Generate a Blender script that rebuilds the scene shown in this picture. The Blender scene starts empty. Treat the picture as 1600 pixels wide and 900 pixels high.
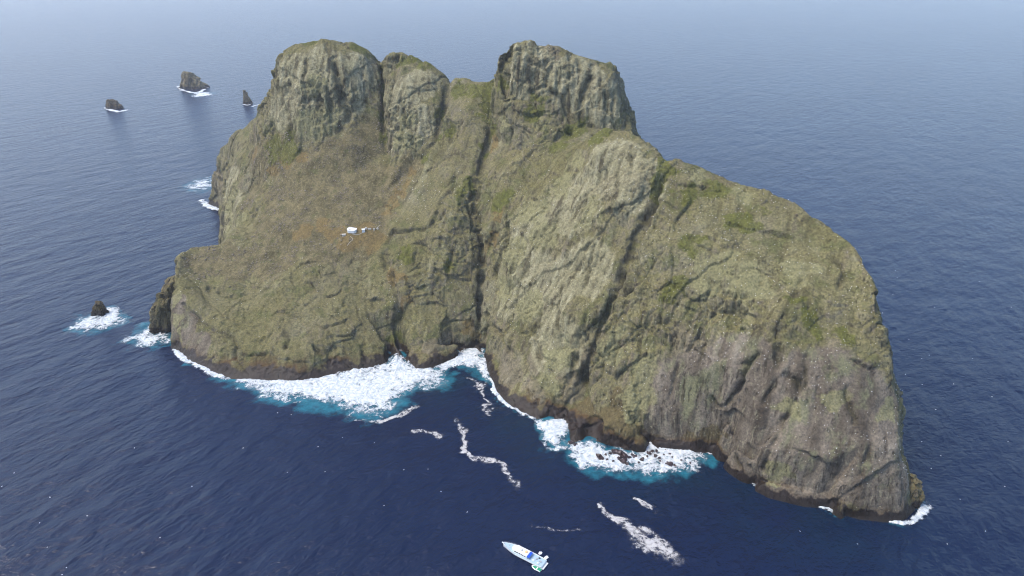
import bpy, bmesh, math, random, time
import numpy as np
from mathutils import Vector, Matrix, geometry

T0 = time.time()
random.seed(7)
rng = np.random.default_rng(11)
sc = bpy.context.scene
COL = sc.collection

# ------------------------------------------------------------------ camera
CAM_H, PITCH, FPX = 400.0, math.radians(25.6), 1100.0      # drone height (m), tilt below the horizon, focal length in px of a 1600 px frame
CP, SP = math.cos(PITCH), math.sin(PITCH)
cam_d = bpy.data.cameras.new('camera')
cam_d.sensor_width = 36.0
cam_d.lens = FPX / 1600.0 * 36.0
cam_d.clip_start, cam_d.clip_end = 1.0, 120000.0
cam = bpy.data.objects.new('camera', cam_d)
COL.objects.link(cam)
cam.location = (0, 0, CAM_H)
cam.rotation_euler = (math.pi / 2 - PITCH, 0, 0)
sc.camera = cam

# ------------------------------------------------------------------ sky, sun, exposure
SUN_EL, SUN_AZ = math.radians(60), math.radians(-100)        # azimuth from the view direction (+Y), negative = left
world = bpy.data.worlds.new('World')
sc.world = world
world.use_nodes = True
wn, wl = world.node_tree.nodes, world.node_tree.links
wn.clear()
sky = wn.new('ShaderNodeTexSky')
sky.sky_type = 'NISHITA'
sky.sun_disc = False
sky.sun_elevation = SUN_EL
sky.sun_rotation = SUN_AZ
sky.altitude = 400
sky.air_density = 1.0
sky.dust_density = 3.0
sky.ozone_density = 1.5
bg = wn.new('ShaderNodeBackground')
bg.inputs['Strength'].default_value = 0.15
wout = wn.new('ShaderNodeOutputWorld')
hs = wn.new('ShaderNodeHueSaturation')                      # the blue of the sky as the camera's colours show it
hs.inputs['Saturation'].default_value = 1.15
wl.new(sky.outputs[0], hs.inputs['Color'])
wl.new(hs.outputs[0], bg.inputs['Color'])
wl.new(bg.outputs[0], wout.inputs['Surface'])

sun_d = bpy.data.lights.new('sun', 'SUN')
sun_d.energy = 1.5
sun_d.angle = math.radians(22)
sun_d.color = (1.0, 0.93, 0.83)
sun = bpy.data.objects.new('sun', sun_d)
COL.objects.link(sun)
sdir = Vector((math.sin(SUN_AZ) * math.cos(SUN_EL), math.cos(SUN_AZ) * math.cos(SUN_EL), math.sin(SUN_EL)))
sun.rotation_euler = sdir.to_track_quat('Z', 'Y').to_euler()
sun.location = (-900, -200, 1200)

vs = sc.view_settings
vs.view_transform = 'Standard'
vs.look = 'None'
vs.gamma = 1.0
vs.exposure = 1.25
sc.cycles.use_denoising = True
sc.cycles.use_adaptive_sampling = False
sc.cycles.filter_width = 1.1
sc.cycles.max_bounces = 6
sc.cycles.transparent_max_bounces = 12
sc.cycles.volume_bounces = 1
sc.render.film_transparent = False

# ------------------------------------------------------------------ measuring helpers: a picture point at a known height or distance -> a place
def PZ(u, v, z):
    a, b = (u - 800.0) / FPX, (450.0 - v) / FPX
    t = (CAM_H - z) / (SP - b * CP)
    return (a * t, t * (CP + b * SP), float(z))

def PY(u, v, y):
    a, b = (u - 800.0) / FPX, (450.0 - v) / FPX
    t = y / (CP + b * SP)
    return (a * t, float(y), CAM_H - t * (SP - b * CP))

# ------------------------------------------------------------------ vectorised noise
_perm = rng.permutation(256).astype(np.int32)
_perm = np.concatenate([_perm, _perm, _perm])
_g = rng.normal(size=(256, 3)).astype(np.float32)
_g /= np.linalg.norm(_g, axis=1)[:, None]

def _perlin(p):
    pi = np.floor(p).astype(np.int32)
    f = (p - pi).astype(np.float32)
    pi &= 255
    w = f * f * f * (f * (f * 6 - 15) + 10)
    out = np.zeros(len(p), np.float32)
    for dx in (0, 1):
        hx = _perm[(pi[:, 0] + dx) & 255]
        wx = w[:, 0] if dx else 1 - w[:, 0]
        for dy in (0, 1):
            hy = _perm[hx + ((pi[:, 1] + dy) & 255)]
            wy = wx * (w[:, 1] if dy else 1 - w[:, 1])
            for dz in (0, 1):
                h = _perm[hy + ((pi[:, 2] + dz) & 255)]
                g = _g[h]
                dot = g[:, 0] * (f[:, 0] - dx) + g[:, 1] * (f[:, 1] - dy) + g[:, 2] * (f[:, 2] - dz)
                out += dot * wy * (w[:, 2] if dz else 1 - w[:, 2])
    return out * 1.5

def noise(p, scale, off=0.0):
    p = np.asarray(p, np.float32) / np.asarray(scale, np.float32) + np.float32(off)
    return np.concatenate([_perlin(c) for c in np.array_split(p, max(1, len(p) // 120000))])

def fbm(p, scale, octaves=4, gain=0.5, off=0.0):
    s = np.zeros(len(p), np.float32)
    a = 1.0
    scale = np.asarray(scale, np.float32)
    for k in range(octaves):
        s += a * noise(p, scale / 2 ** k, off + 17.3 * k)
        a *= gain
    return s

def ridged(p, scale, octaves=3, gain=0.5, off=0.0):
    s = np.zeros(len(p), np.float32)
    a = 1.0
    scale = np.asarray(scale, np.float32)
    for k in range(octaves):
        s += a * (1 - np.abs(noise(p, scale / 2 ** k, off + 9.1 * k)) * 2.2)
        a *= gain
    return s

def worley(p, scale, off=0.0):
    """distance to the border between the two nearest cells, the nearest cell's own random value, and a plane tilted at random across the cell"""
    q = np.asarray(p, np.float32) / np.asarray(scale, np.float32) + np.float32(off)
    F1, F2, ID, TL = [], [], [], []
    for c in np.array_split(q, max(1, len(q) // 120000)):
        ci = np.floor(c).astype(np.int32)
        f1 = np.full(len(c), 9.0, np.float32); f2 = f1.copy(); idv = np.zeros(len(c), np.float32); tl = idv.copy()
        for dx in (-1, 0, 1):
            for dy in (-1, 0, 1):
                for dz in (-1, 0, 1):
                    k = ci + np.array((dx, dy, dz), np.int32)
                    h = _perm[_perm[_perm[k[:, 0] & 255] + (k[:, 1] & 255)] + (k[:, 2] & 255)]
                    fp = k + 0.5 + 0.42 * _g[h]
                    o_ = c - fp
                    d = np.sqrt((o_ ** 2).sum(1))
                    m = d < f1
                    tl = np.where(m, (o_ * _g[_perm[h + 1]]).sum(1), tl)
                    f2 = np.where(m, f1, np.minimum(f2, d))
                    idv = np.where(m, h / 255.0, idv)
                    f1 = np.where(m, d, f1)
        F1.append(f1); F2.append(f2); ID.append(idv); TL.append(tl)
    F1, F2, ID, TL = map(np.concatenate, (F1, F2, ID, TL))
    return F2 - F1, ID, TL

def smooth(x, a, b):
    t = np.clip((x - a) / (b - a), 0, 1)
    return t * t * (3 - 2 * t)

# ------------------------------------------------------------------ object helpers
def tag(o, label=None, cat=None, group=None, kind=None):
    if label: o['label'] = label
    if cat: o['category'] = cat
    if group: o['group'] = group
    if kind: o['kind'] = kind
    return o

def link(o, parent=None):
    COL.objects.link(o)
    if parent is not None: o.parent = parent
    return o

def mesh_from(name, verts, faces, smooth_shade=True):
    verts = np.asarray(verts, np.float32)
    faces = np.asarray(faces, np.int32)
    k = faces.shape[1]
    me = bpy.data.meshes.new(name)
    me.vertices.add(len(verts)); me.vertices.foreach_set('co', verts.ravel())
    me.loops.add(faces.size); me.loops.foreach_set('vertex_index', faces.ravel())
    me.polygons.add(len(faces))
    me.polygons.foreach_set('loop_start', np.arange(len(faces), dtype=np.int32) * k)
    me.polygons.foreach_set('loop_total', np.full(len(faces), k, np.int32))
    me.update(calc_edges=True)
    if smooth_shade: me.polygons.foreach_set('use_smooth', np.ones(len(faces), bool))
    return me

def float_attr(me, name, vals):
    a = me.attributes.new(name, 'FLOAT', 'POINT')
    a.data.foreach_set('value', np.asarray(vals, np.float32))

def empty(name, loc=(0, 0, 0), rz=0.0, parent=None):
    o = bpy.data.objects.new(name, None)
    o.location = loc; o.rotation_euler = (0, 0, rz)
    return link(o, parent)

# ------------------------------------------------------------------ the island's shape: spot heights and break lines
# (picture u, picture v, value): 'z' lines give the height above the sea, 'y' lines the distance ahead of the drone
LINES = []          # each a list of world points; neighbours in a list are joined by a break line
def zl(*pts): LINES.append([PZ(*p) for p in pts])
def yl(*pts): LINES.append([PY(*p) for p in pts])
def wl_(*pts): LINES.append([tuple(map(float, p)) for p in pts])

COAST_PX = [(268, 542), (285, 557), (310, 571), (335, 583), (358, 592), (400, 594), (440, 596), (470, 597), (500, 592), (540, 582), (575, 577),
            (603, 570), (611, 552), (622, 545), (634, 562), (650, 577), (668, 577), (688, 570), (712, 562), (720, 546), (728, 546), (733, 560), (738, 545), (746, 541), (757, 556),
            (763, 585), (775, 610), (790, 630), (815, 645), (840, 655), (870, 658), (884, 652), (889, 690), (905, 694), (918, 683), (935, 690),
            (965, 700), (1005, 706), (1014, 691), (1060, 698), (1110, 707), (1132, 710), (1150, 730), (1170, 745), (1180, 756),
            (1215, 772), (1255, 782), (1290, 785), (1300, 795), (1318, 803), (1345, 809), (1385, 815), (1418, 813), (1430, 800)]
COAST = [PZ(u, v, 0)[:2] for u, v in COAST_PX]
COAST += [(326, 452), (334, 490), (338, 560), (332, 640), (305, 720), (262, 800), (205, 880), (120, 950), (20, 1000), (-100, 1045),
          (-230, 1090), (-330, 1150), (-410, 1215), (-490, 1225), (-533, 1178), (-501, 1150), (-470, 1070), (-446, 1000), (-418, 930),
          (-385, 860), (-372, 832), (-392, 826), (-408, 806), (-412, 775), (-400, 738), (-389, 706)]

# left headland: front cliff, top, back edge
yl((270, 470, 708), (272, 435, 728), (278, 400, 770), (300, 388, 790), (345, 379, 798), (392, 376, 803))
yl((268, 515, 686), (285, 450, 716), (330, 450, 730), (385, 462, 722), (430, 450, 722), (470, 425, 733), (520, 400, 745), (560, 398, 748), (600, 386, 752))
yl((300, 415, 765), (345, 410, 768), (400, 410, 765), (450, 395, 770))
yl((290, 530, 675), (330, 530, 662), (370, 545, 645), (420, 552, 636), (470, 560, 630), (520, 550, 644), (560, 545, 652), (600, 535, 662))
yl((330, 490, 690), (385, 505, 676), (430, 500, 676), (480, 490, 684), (520, 490, 684), (570, 490, 690), (610, 480, 694))
yl((470, 540, 643), (500, 520, 657), (540, 520, 662))
yl((612, 500, 690), (616, 530, 675), (620, 543, 668))
yl((632, 500, 688), (642, 540, 663), (655, 566, 640))
yl((680, 540, 659), (715, 535, 668))
yl((650, 470, 694), (700, 480, 690), (735, 500, 686))
yl((650, 430, 713), (700, 430, 712), (730, 430, 713))
# bay wall on the far left and the low spur behind it
yl((392, 375, 806), (382, 350, 848), (370, 300, 935), (362, 252, 1008), (374, 232, 1030), (398, 185, 1050))
wl_((-434, 1000, 55), (-406, 930, 55), (-370, 858, 50))
yl((346, 312, 1148), (350, 260, 1135), (349, 226, 1150))
yl((330, 300, 1172), (334, 265, 1168), (343, 231, 1158), (349, 226, 1150), (370, 205, 1105), (398, 184, 1060))
wl_((-455, 1185, 80), (-400, 1120, 140), (-350, 1060, 190))
# scree bowl and the terrace with the huts
yl((410, 216, 930), (440, 220, 905), (465, 222, 890), (500, 220, 885), (530, 205, 888), (548, 185, 895), (570, 165, 905), (590, 140, 922), (596, 120, 935))
yl((385, 235, 985), (400, 225, 960), (410, 216, 930))
yl((385, 300, 915), (420, 280, 895), (460, 255, 875), (500, 250, 866), (550, 225, 872), (590, 195, 897))
yl((400, 340, 852), (450, 300, 853), (500, 295, 838), (550, 275, 848), (600, 240, 872))
yl((450, 360, 790), (500, 340, 798), (550, 310, 820), (600, 285, 838))
yl((480, 380, 768), (520, 372, 768), (550, 362, 770), (580, 358, 772), (600, 345, 788))
yl((604, 300, 826), (640, 265, 845))
# left massif
yl((410, 214, 931), (400, 190, 960), (405, 166, 968), (424, 132, 962), (426, 108, 962), (440, 81, 958), (460, 66, 950), (490, 64, 944), (520, 62, 940),
   (550, 69, 942), (575, 80, 945), (588, 88, 950), (592, 98, 952))
yl((430, 175, 930), (432, 140, 935), (440, 105, 938), (465, 90, 930), (520, 85, 924), (560, 92, 926), (585, 105, 936))
yl((465, 221, 889), (467, 170, 900), (470, 120, 914))
yl((505, 219, 885), (505, 170, 890), (508, 120, 908))
yl((548, 184, 894), (548, 150, 898), (550, 115, 912))
wl_((-345, 1030, 205), (-318, 1000, 238), (-260, 1000, 262), (-200, 1000, 262), (-170, 985, 250))
# gully and second block
yl((597, 96, 950), (599, 130, 936), (602, 165, 918), (601, 200, 898), (604, 230, 882), (610, 252, 864))
yl((598, 92, 945), (607, 85, 938), (628, 82, 932), (660, 96, 924), (685, 110, 920), (698, 122, 918), (704, 132, 915))
yl((606, 120, 912), (610, 160, 890), (608, 200, 876), (612, 240, 856), (630, 249, 848), (650, 240, 848), (665, 225, 852), (690, 190, 868), (698, 160, 884), (703, 135, 905))
yl((625, 120, 902), (640, 170, 872), (640, 210, 858))
yl((670, 120, 900), (680, 160, 876))
wl_((-165, 980, 250), (-120, 970, 240), (-80, 955, 228), (-20, 945, 222))
# col and the flank below it
yl((704, 132, 913), (712, 122, 905), (745, 127, 895), (760, 128, 890), (775, 122, 880), (780, 128, 872))
yl((700, 160, 880), (705, 200, 855), (690, 240, 832), (650, 285, 820), (620, 330, 795), (600, 385, 753))
yl((730, 170, 855), (725, 230, 822), (700, 290, 795), (665, 330, 772), (650, 370, 748), (640, 400, 730))
yl((745, 200, 838), (735, 260, 800), (712, 320, 760), (700, 360, 742), (690, 400, 725))
yl((772, 135, 878), (768, 170, 862), (764, 205, 842), (756, 260, 802), (745, 300, 780), (740, 340, 758), (750, 375, 742), (757, 410, 727), (753, 450, 710), (752, 480, 700), (751, 510, 690), (747, 538, 680))
yl((735, 380, 733), (738, 420, 717), (736, 460, 702))
# knob, flank and hollow between gully and dome
yl((783, 175, 838), (795, 168, 822), (830, 172, 806), (850, 175, 800))
yl((775, 220, 825), (790, 215, 812), (815, 195, 800), (850, 195, 790))
yl((772, 260, 788), (800, 240, 788), (850, 230, 774), (880, 215, 786))
yl((770, 300, 762), (800, 300, 748), (830, 275, 752), (860, 255, 752), (885, 240, 752))
yl((762, 350, 737), (790, 330, 732), (812, 318, 732))
yl((768, 400, 716), (775, 450, 694), (772, 500, 672), (775, 550, 645), (785, 600, 596))
yl((890, 215, 790), (910, 205, 792))
# tower
yl((781, 148, 824), (780, 115, 836), (781, 82, 842), (798, 66, 836), (830, 63, 832), (870, 72, 830), (900, 84, 830), (935, 92, 828), (958, 99, 828), (967, 112, 830))
yl((967, 112, 830), (970, 140, 824), (977, 165, 820), (979, 185, 814), (976, 200, 806))
yl((781, 148, 823), (820, 160, 812), (850, 168, 803), (880, 182, 797), (905, 200, 792), (940, 203, 786), (976, 205, 792))
yl((800, 90, 822), (840, 92, 818), (880, 100, 816), (920, 108, 812), (955, 115, 812))
yl((870, 140, 806), (900, 150, 803), (940, 150, 800), (962, 150, 806))
wl_((-15, 880, 268), (30, 880, 285), (90, 875, 272), (135, 865, 235), (150, 840, 200))
# dome
yl((885, 262, 722), (905, 232, 722), (930, 205, 722), (945, 197, 720), (975, 203, 708), (1000, 212, 694), (1020, 232, 676), (1036, 250, 658))
yl((800, 355, 712), (840, 305, 718), (870, 275, 720), (885, 262, 722))
yl((930, 235, 690), (960, 225, 690), (990, 235, 672), (1020, 262, 650), (1028, 275, 645))
yl((850, 340, 690), (900, 290, 690), (950, 275, 668), (1000, 280, 646))
yl((800, 400, 690), (850, 390, 664), (900, 350, 655), (950, 330, 640), (990, 330, 632))
yl((800, 470, 655), (850, 450, 636), (900, 420, 628), (945, 405, 617), (972, 400, 609))
yl((795, 550, 620), (840, 530, 604), (880, 500, 598), (925, 490, 587), (940, 480, 584))
yl((810, 600, 586), (850, 590, 574), (890, 580, 567), (915, 560, 568))
yl((815, 630, 567), (860, 635, 556), (895, 625, 553))
wl_((110, 770, 200), (150, 740, 190), (175, 700, 175))
# diagonal gully
yl((1040, 254, 660), (1022, 300, 641), (1002, 350, 623), (987, 390, 610), (962, 450, 592), (937, 520, 577), (921, 570, 566), (906, 615, 557), (893, 640, 549))
# right hump: skyline, upper slope, cliff edge, wall
yl((1042, 254, 656), (1060, 250, 652), (1085, 251, 650), (1110, 261, 645), (1150, 285, 632), (1200, 300, 616), (1250, 322, 596), (1300, 350, 570), (1340, 385, 545),
   (1363, 430, 516), (1370, 470, 500), (1378, 540, 482), (1393, 590, 468), (1406, 640, 458), (1418, 700, 448), (1428, 750, 440), (1438, 775, 440))
wl_((210, 690, 165), (265, 650, 150), (298, 600, 135), (312, 550, 115), (318, 510, 90), (324, 480, 55))
yl((1040, 300, 630), (1080, 310, 618), (1150, 330, 603), (1220, 355, 582), (1280, 385, 558), (1330, 420, 532))
yl((1010, 380, 604), (1060, 380, 592), (1130, 390, 572), (1200, 410, 552), (1270, 440, 527), (1340, 470, 508))
yl((980, 450, 584), (1040, 450, 570), (1110, 455, 552), (1180, 460, 532), (1225, 488, 507), (1280, 505, 500), (1330, 515, 494))
yl((950, 530, 567), (1010, 515, 556), (1060, 515, 545), (1110, 510, 535), (1160, 503, 524), (1215, 500, 502), (1235, 505, 502), (1270, 525, 492), (1330, 540, 482))
yl((935, 600, 551), (990, 580, 541), (1050, 580, 528), (1110, 575, 514), (1160, 570, 502), (1210, 565, 489), (1260, 570, 480), (1310, 575, 471), (1350, 580, 468))
yl((930, 640, 537), (980, 640, 521), (1020, 650, 516), (1080, 650, 509), (1140, 650, 493), (1180, 640, 478), (1240, 640, 466), (1300, 640, 456), (1360, 640, 452))
yl((900, 670, 520), (940, 665, 513), (990, 675, 506), (1008, 690, 502))
yl((1030, 685, 508), (1080, 690, 503), (1120, 695, 499))
yl((1150, 700, 474), (1190, 700, 459), (1240, 710, 446), (1290, 720, 438), (1350, 700, 436), (1400, 700, 434))
yl((1200, 750, 448), (1250, 760, 438), (1285, 768, 435), (1310, 752, 432), (1345, 735, 431), (1385, 718, 432))
yl((1320, 780, 424), (1350, 770, 424), (1390, 780, 421), (1410, 790, 420))

# triangulate
vs2, zs, edges = [], [], []
def addp(p):
    vs2.append(Vector((p[0], p[1]))); zs.append(p[2]); return len(vs2) - 1
for L in LINES:
    ids = [addp(p) for p in L]
    edges += [(a, b) for a, b in zip(ids, ids[1:])]
n = len(COAST)
cids = [addp((x, y, 0.0)) for x, y in COAST]
edges += [(cids[i], cids[(i + 1) % n]) for i in range(n)]
off = []
for i in range(n):                                       # sea bed a little way out
    a, b = Vector(COAST[i - 1]), Vector(COAST[(i + 1) % n])
    t = (b - a).normalized(); nrm = Vector((t.y, -t.x))
    p = Vector(COAST[i]) + nrm * 14
    off.append(p); addp((p.x, p.y, -14.0))
for x in (-760, 560):
    for y in (300, 800, 1400): addp((x, y, -30.0))
ov, oe, of, vmap, _, _ = geometry.delaunay_2d_cdt(vs2, edges, [], 0, 0.05)
oz = [np.mean([zs[j] for j in m]) if m else None for m in vmap]
for i, z in enumerate(oz):                               # crossings of break lines: take the nearest given height
    if z is None:
        d = [(ov[i] - p).length_squared for p in vs2]
        k = np.argsort(d)[:3]; w = 1 / (np.array(d)[k] + 1)
        oz[i] = float((np.array(zs)[k] * w).sum() / w.sum())

# raster of the surface, 2 m cells
GX0, GY0, GS = -640.0, 380.0, 2.0
NX, NY = 530, 460
Hf = np.full((NY, NX), -30.0, np.float32)
for f in of:
    P = np.array([(ov[i].x, ov[i].y) for i in f]); Zt = np.array([oz[i] for i in f])
    if len(f) != 3: continue
    i0, i1 = np.floor((P[:, 0].min() - GX0) / GS), np.ceil((P[:, 0].max() - GX0) / GS)
    j0, j1 = np.floor((P[:, 1].min() - GY0) / GS), np.ceil((P[:, 1].max() - GY0) / GS)
    i0, i1, j0, j1 = int(max(i0, 0)), int(min(i1, NX - 1)), int(max(j0, 0)), int(min(j1, NY - 1))
    if i1 < i0 or j1 < j0: continue
    X, Y = np.meshgrid(GX0 + GS * np.arange(i0, i1 + 1), GY0 + GS * np.arange(j0, j1 + 1))
    (ax, ay), (bx, by), (cx, cy) = P
    den = (by - cy) * (ax - cx) + (cx - bx) * (ay - cy)
    if abs(den) < 1e-6: continue
    l0 = ((by - cy) * (X - cx) + (cx - bx) * (Y - cy)) / den
    l1 = ((cy - ay) * (X - cx) + (ax - cx) * (Y - cy)) / den
    l2 = 1 - l0 - l1
    m = (l0 >= -1e-4) & (l1 >= -1e-4) & (l2 >= -1e-4)
    sub = Hf[j0:j1 + 1, i0:i1 + 1]
    sub[m] = (l0 * Zt[0] + l1 * Zt[1] + l2 * Zt[2])[m]
def blur(A, k):
    for _ in range(k):
        A = (np.roll(A, 1, 0) + 2 * A + np.roll(A, -1, 0)) / 4
        A = (np.roll(A, 1, 1) + 2 * A + np.roll(A, -1, 1)) / 4
    return A

def height(x, y):
    gx = np.clip((np.asarray(x) - GX0) / GS, 0, NX - 1.001); gy = np.clip((np.asarray(y) - GY0) / GS, 0, NY - 1.001)
    i, j = gx.astype(int), gy.astype(int)
    fx, fy = gx - i, gy - j
    return (Hf[j, i] * (1 - fx) + Hf[j, i + 1] * fx) * (1 - fy) + (Hf[j + 1, i] * (1 - fx) + Hf[j + 1, i + 1] * fx) * fy

def hit(u, v):
    """the place on the island (or the sea) that is seen at a picture point"""
    a, b = (u - 800.0) / FPX, (450.0 - v) / FPX
    t = np.arange(430.0, 1500.0, 0.75)
    x, y, z = a * t, t * (CP + b * SP), CAM_H - t * (SP - b * CP)
    h = np.maximum(height(x, y), 0)
    k = np.argmax(z <= h)
    if z[k] > h[k]: k = -1
    return (x[k], y[k], z[k])

# ------------------------------------------------------------------ material helpers
def new_mat(name):
    m = bpy.data.materials.new(name); m.use_nodes = True
    nt = m.node_tree; nt.nodes.clear()
    return m, nt

class NT:
    def __init__(s, nt): s.nt = nt
    def n(s, t, **kw):
        nd = s.nt.nodes.new(t)
        for k, v in kw.items():
            setattr(nd, k, v)
        return nd
    def l(s, a, b): s.nt.links.new(a, b)
    def val(s, sock, v):
        if hasattr(v, 'links') or isinstance(v, bpy.types.NodeSocket): s.l(v, sock)
        else: sock.default_value = v
    def math(s, op, a, b=0.0, c=None, clamp=False):
        nd = s.n('ShaderNodeMath', operation=op, use_clamp=clamp)
        s.val(nd.inputs[0], a); s.val(nd.inputs[1], b)
        if c is not None: s.val(nd.inputs[2], c)
        return nd.outputs[0]
    def noise(s, vec, scale, detail=4, rough=0.55, dist=0.0):
        nd = s.n('ShaderNodeTexNoise')
        s.l(vec, nd.inputs['Vector'])
        nd.inputs['Scale'].default_value = scale; nd.inputs['Detail'].default_value = detail
        nd.inputs['Roughness'].default_value = rough; nd.inputs['Distortion'].default_value = dist
        return nd.outputs['Fac']
    def mapv(s, vec, scale=(1, 1, 1), rot=(0, 0, 0), loc=(0, 0, 0)):
        nd = s.n('ShaderNodeMapping')
        s.l(vec, nd.inputs['Vector'])
        nd.inputs['Scale'].default_value = scale; nd.inputs['Rotation'].default_value = rot; nd.inputs['Location'].default_value = loc
        return nd.outputs[0]
    def step(s, x, a, b):
        nd = s.n('ShaderNodeMapRange', interpolation_type='SMOOTHSTEP')
        s.val(nd.inputs['Value'], x)
        nd.inputs['From Min'].default_value = a; nd.inputs['From Max'].default_value = b
        return nd.outputs[0]
    def mix(s, fac, a, b, mode='MIX'):
        nd = s.n('ShaderNodeMix', data_type='RGBA', blend_type=mode)
        s.val(nd.inputs[0], fac)
        for sock, v in ((nd.inputs[6], a), (nd.inputs[7], b)):
            if isinstance(v, tuple): sock.default_value = (*v, 1) if len(v) == 3 else v
            else: s.l(v, sock)
        return nd.outputs[2]
    def ramp(s, fac, stops):
        nd = s.n('ShaderNodeValToRGB')
        s.l(fac, nd.inputs[0])
        cr = nd.color_ramp
        while len(cr.elements) < len(stops): cr.elements.new(0.5)
        for e, (p, c) in zip(cr.elements, stops):
            e.position = p; e.color = (*c, 1)
        return nd.outputs[0]
    def attr(s, name):
        nd = s.n('ShaderNodeAttribute', attribute_name=name)
        return nd.outputs['Fac']

def rock_material(name, tint=(1, 1, 1), masks=True):
    m, nt = new_mat(name); N = NT(nt)
    geo = N.n('ShaderNodeNewGeometry')
    P = geo.outputs['Position']; sepn = N.n('ShaderNodeSeparateXYZ'); N.l(geo.outputs['Normal'], sepn.inputs[0])
    sepp = N.n('ShaderNodeSeparateXYZ'); N.l(P, sepp.inputs[0])
    warpn = N.n('ShaderNodeTexNoise'); N.l(P, warpn.inputs['Vector']); warpn.inputs['Scale'].default_value = 0.03; warpn.inputs['Detail'].default_value = 3
    wadd = N.n('ShaderNodeVectorMath', operation='MULTIPLY_ADD'); N.l(warpn.outputs['Color'], wadd.inputs[0]); wadd.inputs[1].default_value = (14, 14, 14); N.l(P, wadd.inputs[2])
    PW = wadd.outputs[0]
    streakv = N.mapv(PW, (1, 1, 0.11))
    mottle = N.noise(PW, 0.035, 9, 0.66)
    patch = N.noise(P, 0.012, 5, 0.6)
    streak = N.noise(streakv, 0.16, 7, 0.62)
    streak2 = N.noise(N.mapv(PW, (1, 1, 0.07), loc=(31, 7, 3)), 0.075, 6, 0.6)
    if masks:
        streak = N.math('ADD', N.math('MULTIPLY', streak, 0.45), N.math('MULTIPLY', N.attr('flow'), 0.55))
        streak2 = N.math('ADD', N.math('MULTIPLY', streak2, 0.4), N.math('MULTIPLY', N.attr('flowb'), 0.6))
    grain = N.noise(P, 0.55, 5, 0.7)
    grain2 = N.noise(P, 0.17, 5, 0.68)
    up = sepn.outputs[2]
    # rock: olive tan, grey, dark and pale lichen
    col = N.ramp(mottle, [(0.30, (0.10, 0.088, 0.062)), (0.43, (0.20, 0.178, 0.118)), (0.54, (0.285, 0.255, 0.165)), (0.68, (0.41, 0.38, 0.27))])
    col = N.mix(N.math('MULTIPLY', N.step(streak, 0.50, 0.60), 0.85), col, (0.245, 0.205, 0.175))
    col = N.mix(N.math('MULTIPLY', N.step(streak2, 0.52, 0.66), 0.7), col, (0.42, 0.39, 0.28))
    col = N.mix(N.math('MULTIPLY', N.step(streak, 0.47, 0.38), 0.85), col, (0.095, 0.078, 0.058))
    wide = N.noise(PW, 0.016, 4, 0.55)
    col = N.mix(N.math('MULTIPLY', N.step(wide, 0.52, 0.62), 0.5), col, N.mix(grain2, (0.19, 0.172, 0.142), (0.36, 0.335, 0.285)))
    col = N.mix(N.math('MULTIPLY', N.step(wide, 0.46, 0.36), 0.45), col, N.mix(grain2, (0.085, 0.085, 0.038), (0.21, 0.20, 0.09)))
    # thin turf and algae on ground that lies flatter
    veg = N.math('MULTIPLY', N.step(N.math('ADD', up, N.math('MULTIPLY', N.math('SUBTRACT', grain2, 0.5), 0.9)), 0.38, 0.72), N.step(patch, 0.30, 0.55))
    vegc = N.mix(grain, (0.125, 0.115, 0.045), (0.31, 0.275, 0.135))
    col = N.mix(N.math('MULTIPLY', veg, 0.6), col, vegc)
    gpatch = N.math('MULTIPLY', N.step(N.noise(P, 0.05, 7, 0.65), 0.51, 0.64), 0.55)
    col = N.mix(gpatch, col, (0.125, 0.142, 0.052))
    if masks:
        def broken(name, k=1.0):
            a = N.attr(name)
            x = N.math('ADD', a, N.math('MULTIPLY', N.math('SUBTRACT', grain2, 0.5), 1.3 * k))
            x = N.math('ADD', x, N.math('MULTIPLY', N.math('SUBTRACT', streak, 0.5), 0.9 * k))
            return N.math('MULTIPLY', N.step(x, 0.22, 0.66), N.step(a, 0.02, 0.2))
        purple = N.ramp(streak, [(0.32, (0.12, 0.098, 0.084)), (0.5, (0.25, 0.207, 0.178)), (0.68, (0.40, 0.345, 0.30))])
        col = N.mix(N.math('MULTIPLY', broken('purple'), 0.6), col, purple)
        lightc = N.ramp(streak, [(0.37, (0.13, 0.112, 0.08)), (0.46, (0.36, 0.33, 0.245)), (0.55, (0.44, 0.41, 0.31)), (0.66, (0.60, 0.57, 0.46))])
        col = N.mix(N.math('MULTIPLY', broken('light', 0.9), 0.75), col, lightc)
        slabc = N.ramp(streak2, [(0.36, (0.095, 0.074, 0.07)), (0.48, (0.205, 0.168, 0.16)), (0.60, (0.29, 0.242, 0.236)), (0.72, (0.42, 0.365, 0.36))])
        slabc = N.mix(N.math('MULTIPLY', N.step(N.noise(N.mapv(PW, (1, 1, 0.3), loc=(3, 1, 8)), 0.045, 6, 0.62), 0.52, 0.64), 0.75), slabc, (0.265, 0.275, 0.18))
        slabc = N.mix(N.math('MULTIPLY', N.step(streak, 0.45, 0.36), 0.6), slabc, (0.11, 0.082, 0.07))
        col = N.mix(N.math('MULTIPLY', broken('slab', 0.7), 0.9), col, slabc)
        brown = N.mix(grain2, (0.085, 0.062, 0.034), (0.22, 0.172, 0.092))
        col = N.mix(N.math('MULTIPLY', broken('brown'), 0.85), col, brown)
        pale = N.mix(grain2, (0.23, 0.215, 0.12), (0.42, 0.40, 0.26))
        col = N.mix(N.math('MULTIPLY', broken('pale', 1.3), 0.8), col, pale)
        soil = N.mix(N.step(N.noise(P, 0.07, 7, 0.68), 0.36, 0.62), (0.125, 0.105, 0.056), (0.255, 0.212, 0.132))
        soil = N.mix(N.math('MULTIPLY', N.step(grain, 0.56, 0.68), 0.8), soil, (0.33, 0.285, 0.215))
        soil = N.mix(N.math('MULTIPLY', N.step(N.noise(P, 0.11, 6, 0.65), 0.54, 0.66), 0.7), soil, (0.105, 0.115, 0.042))
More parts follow.
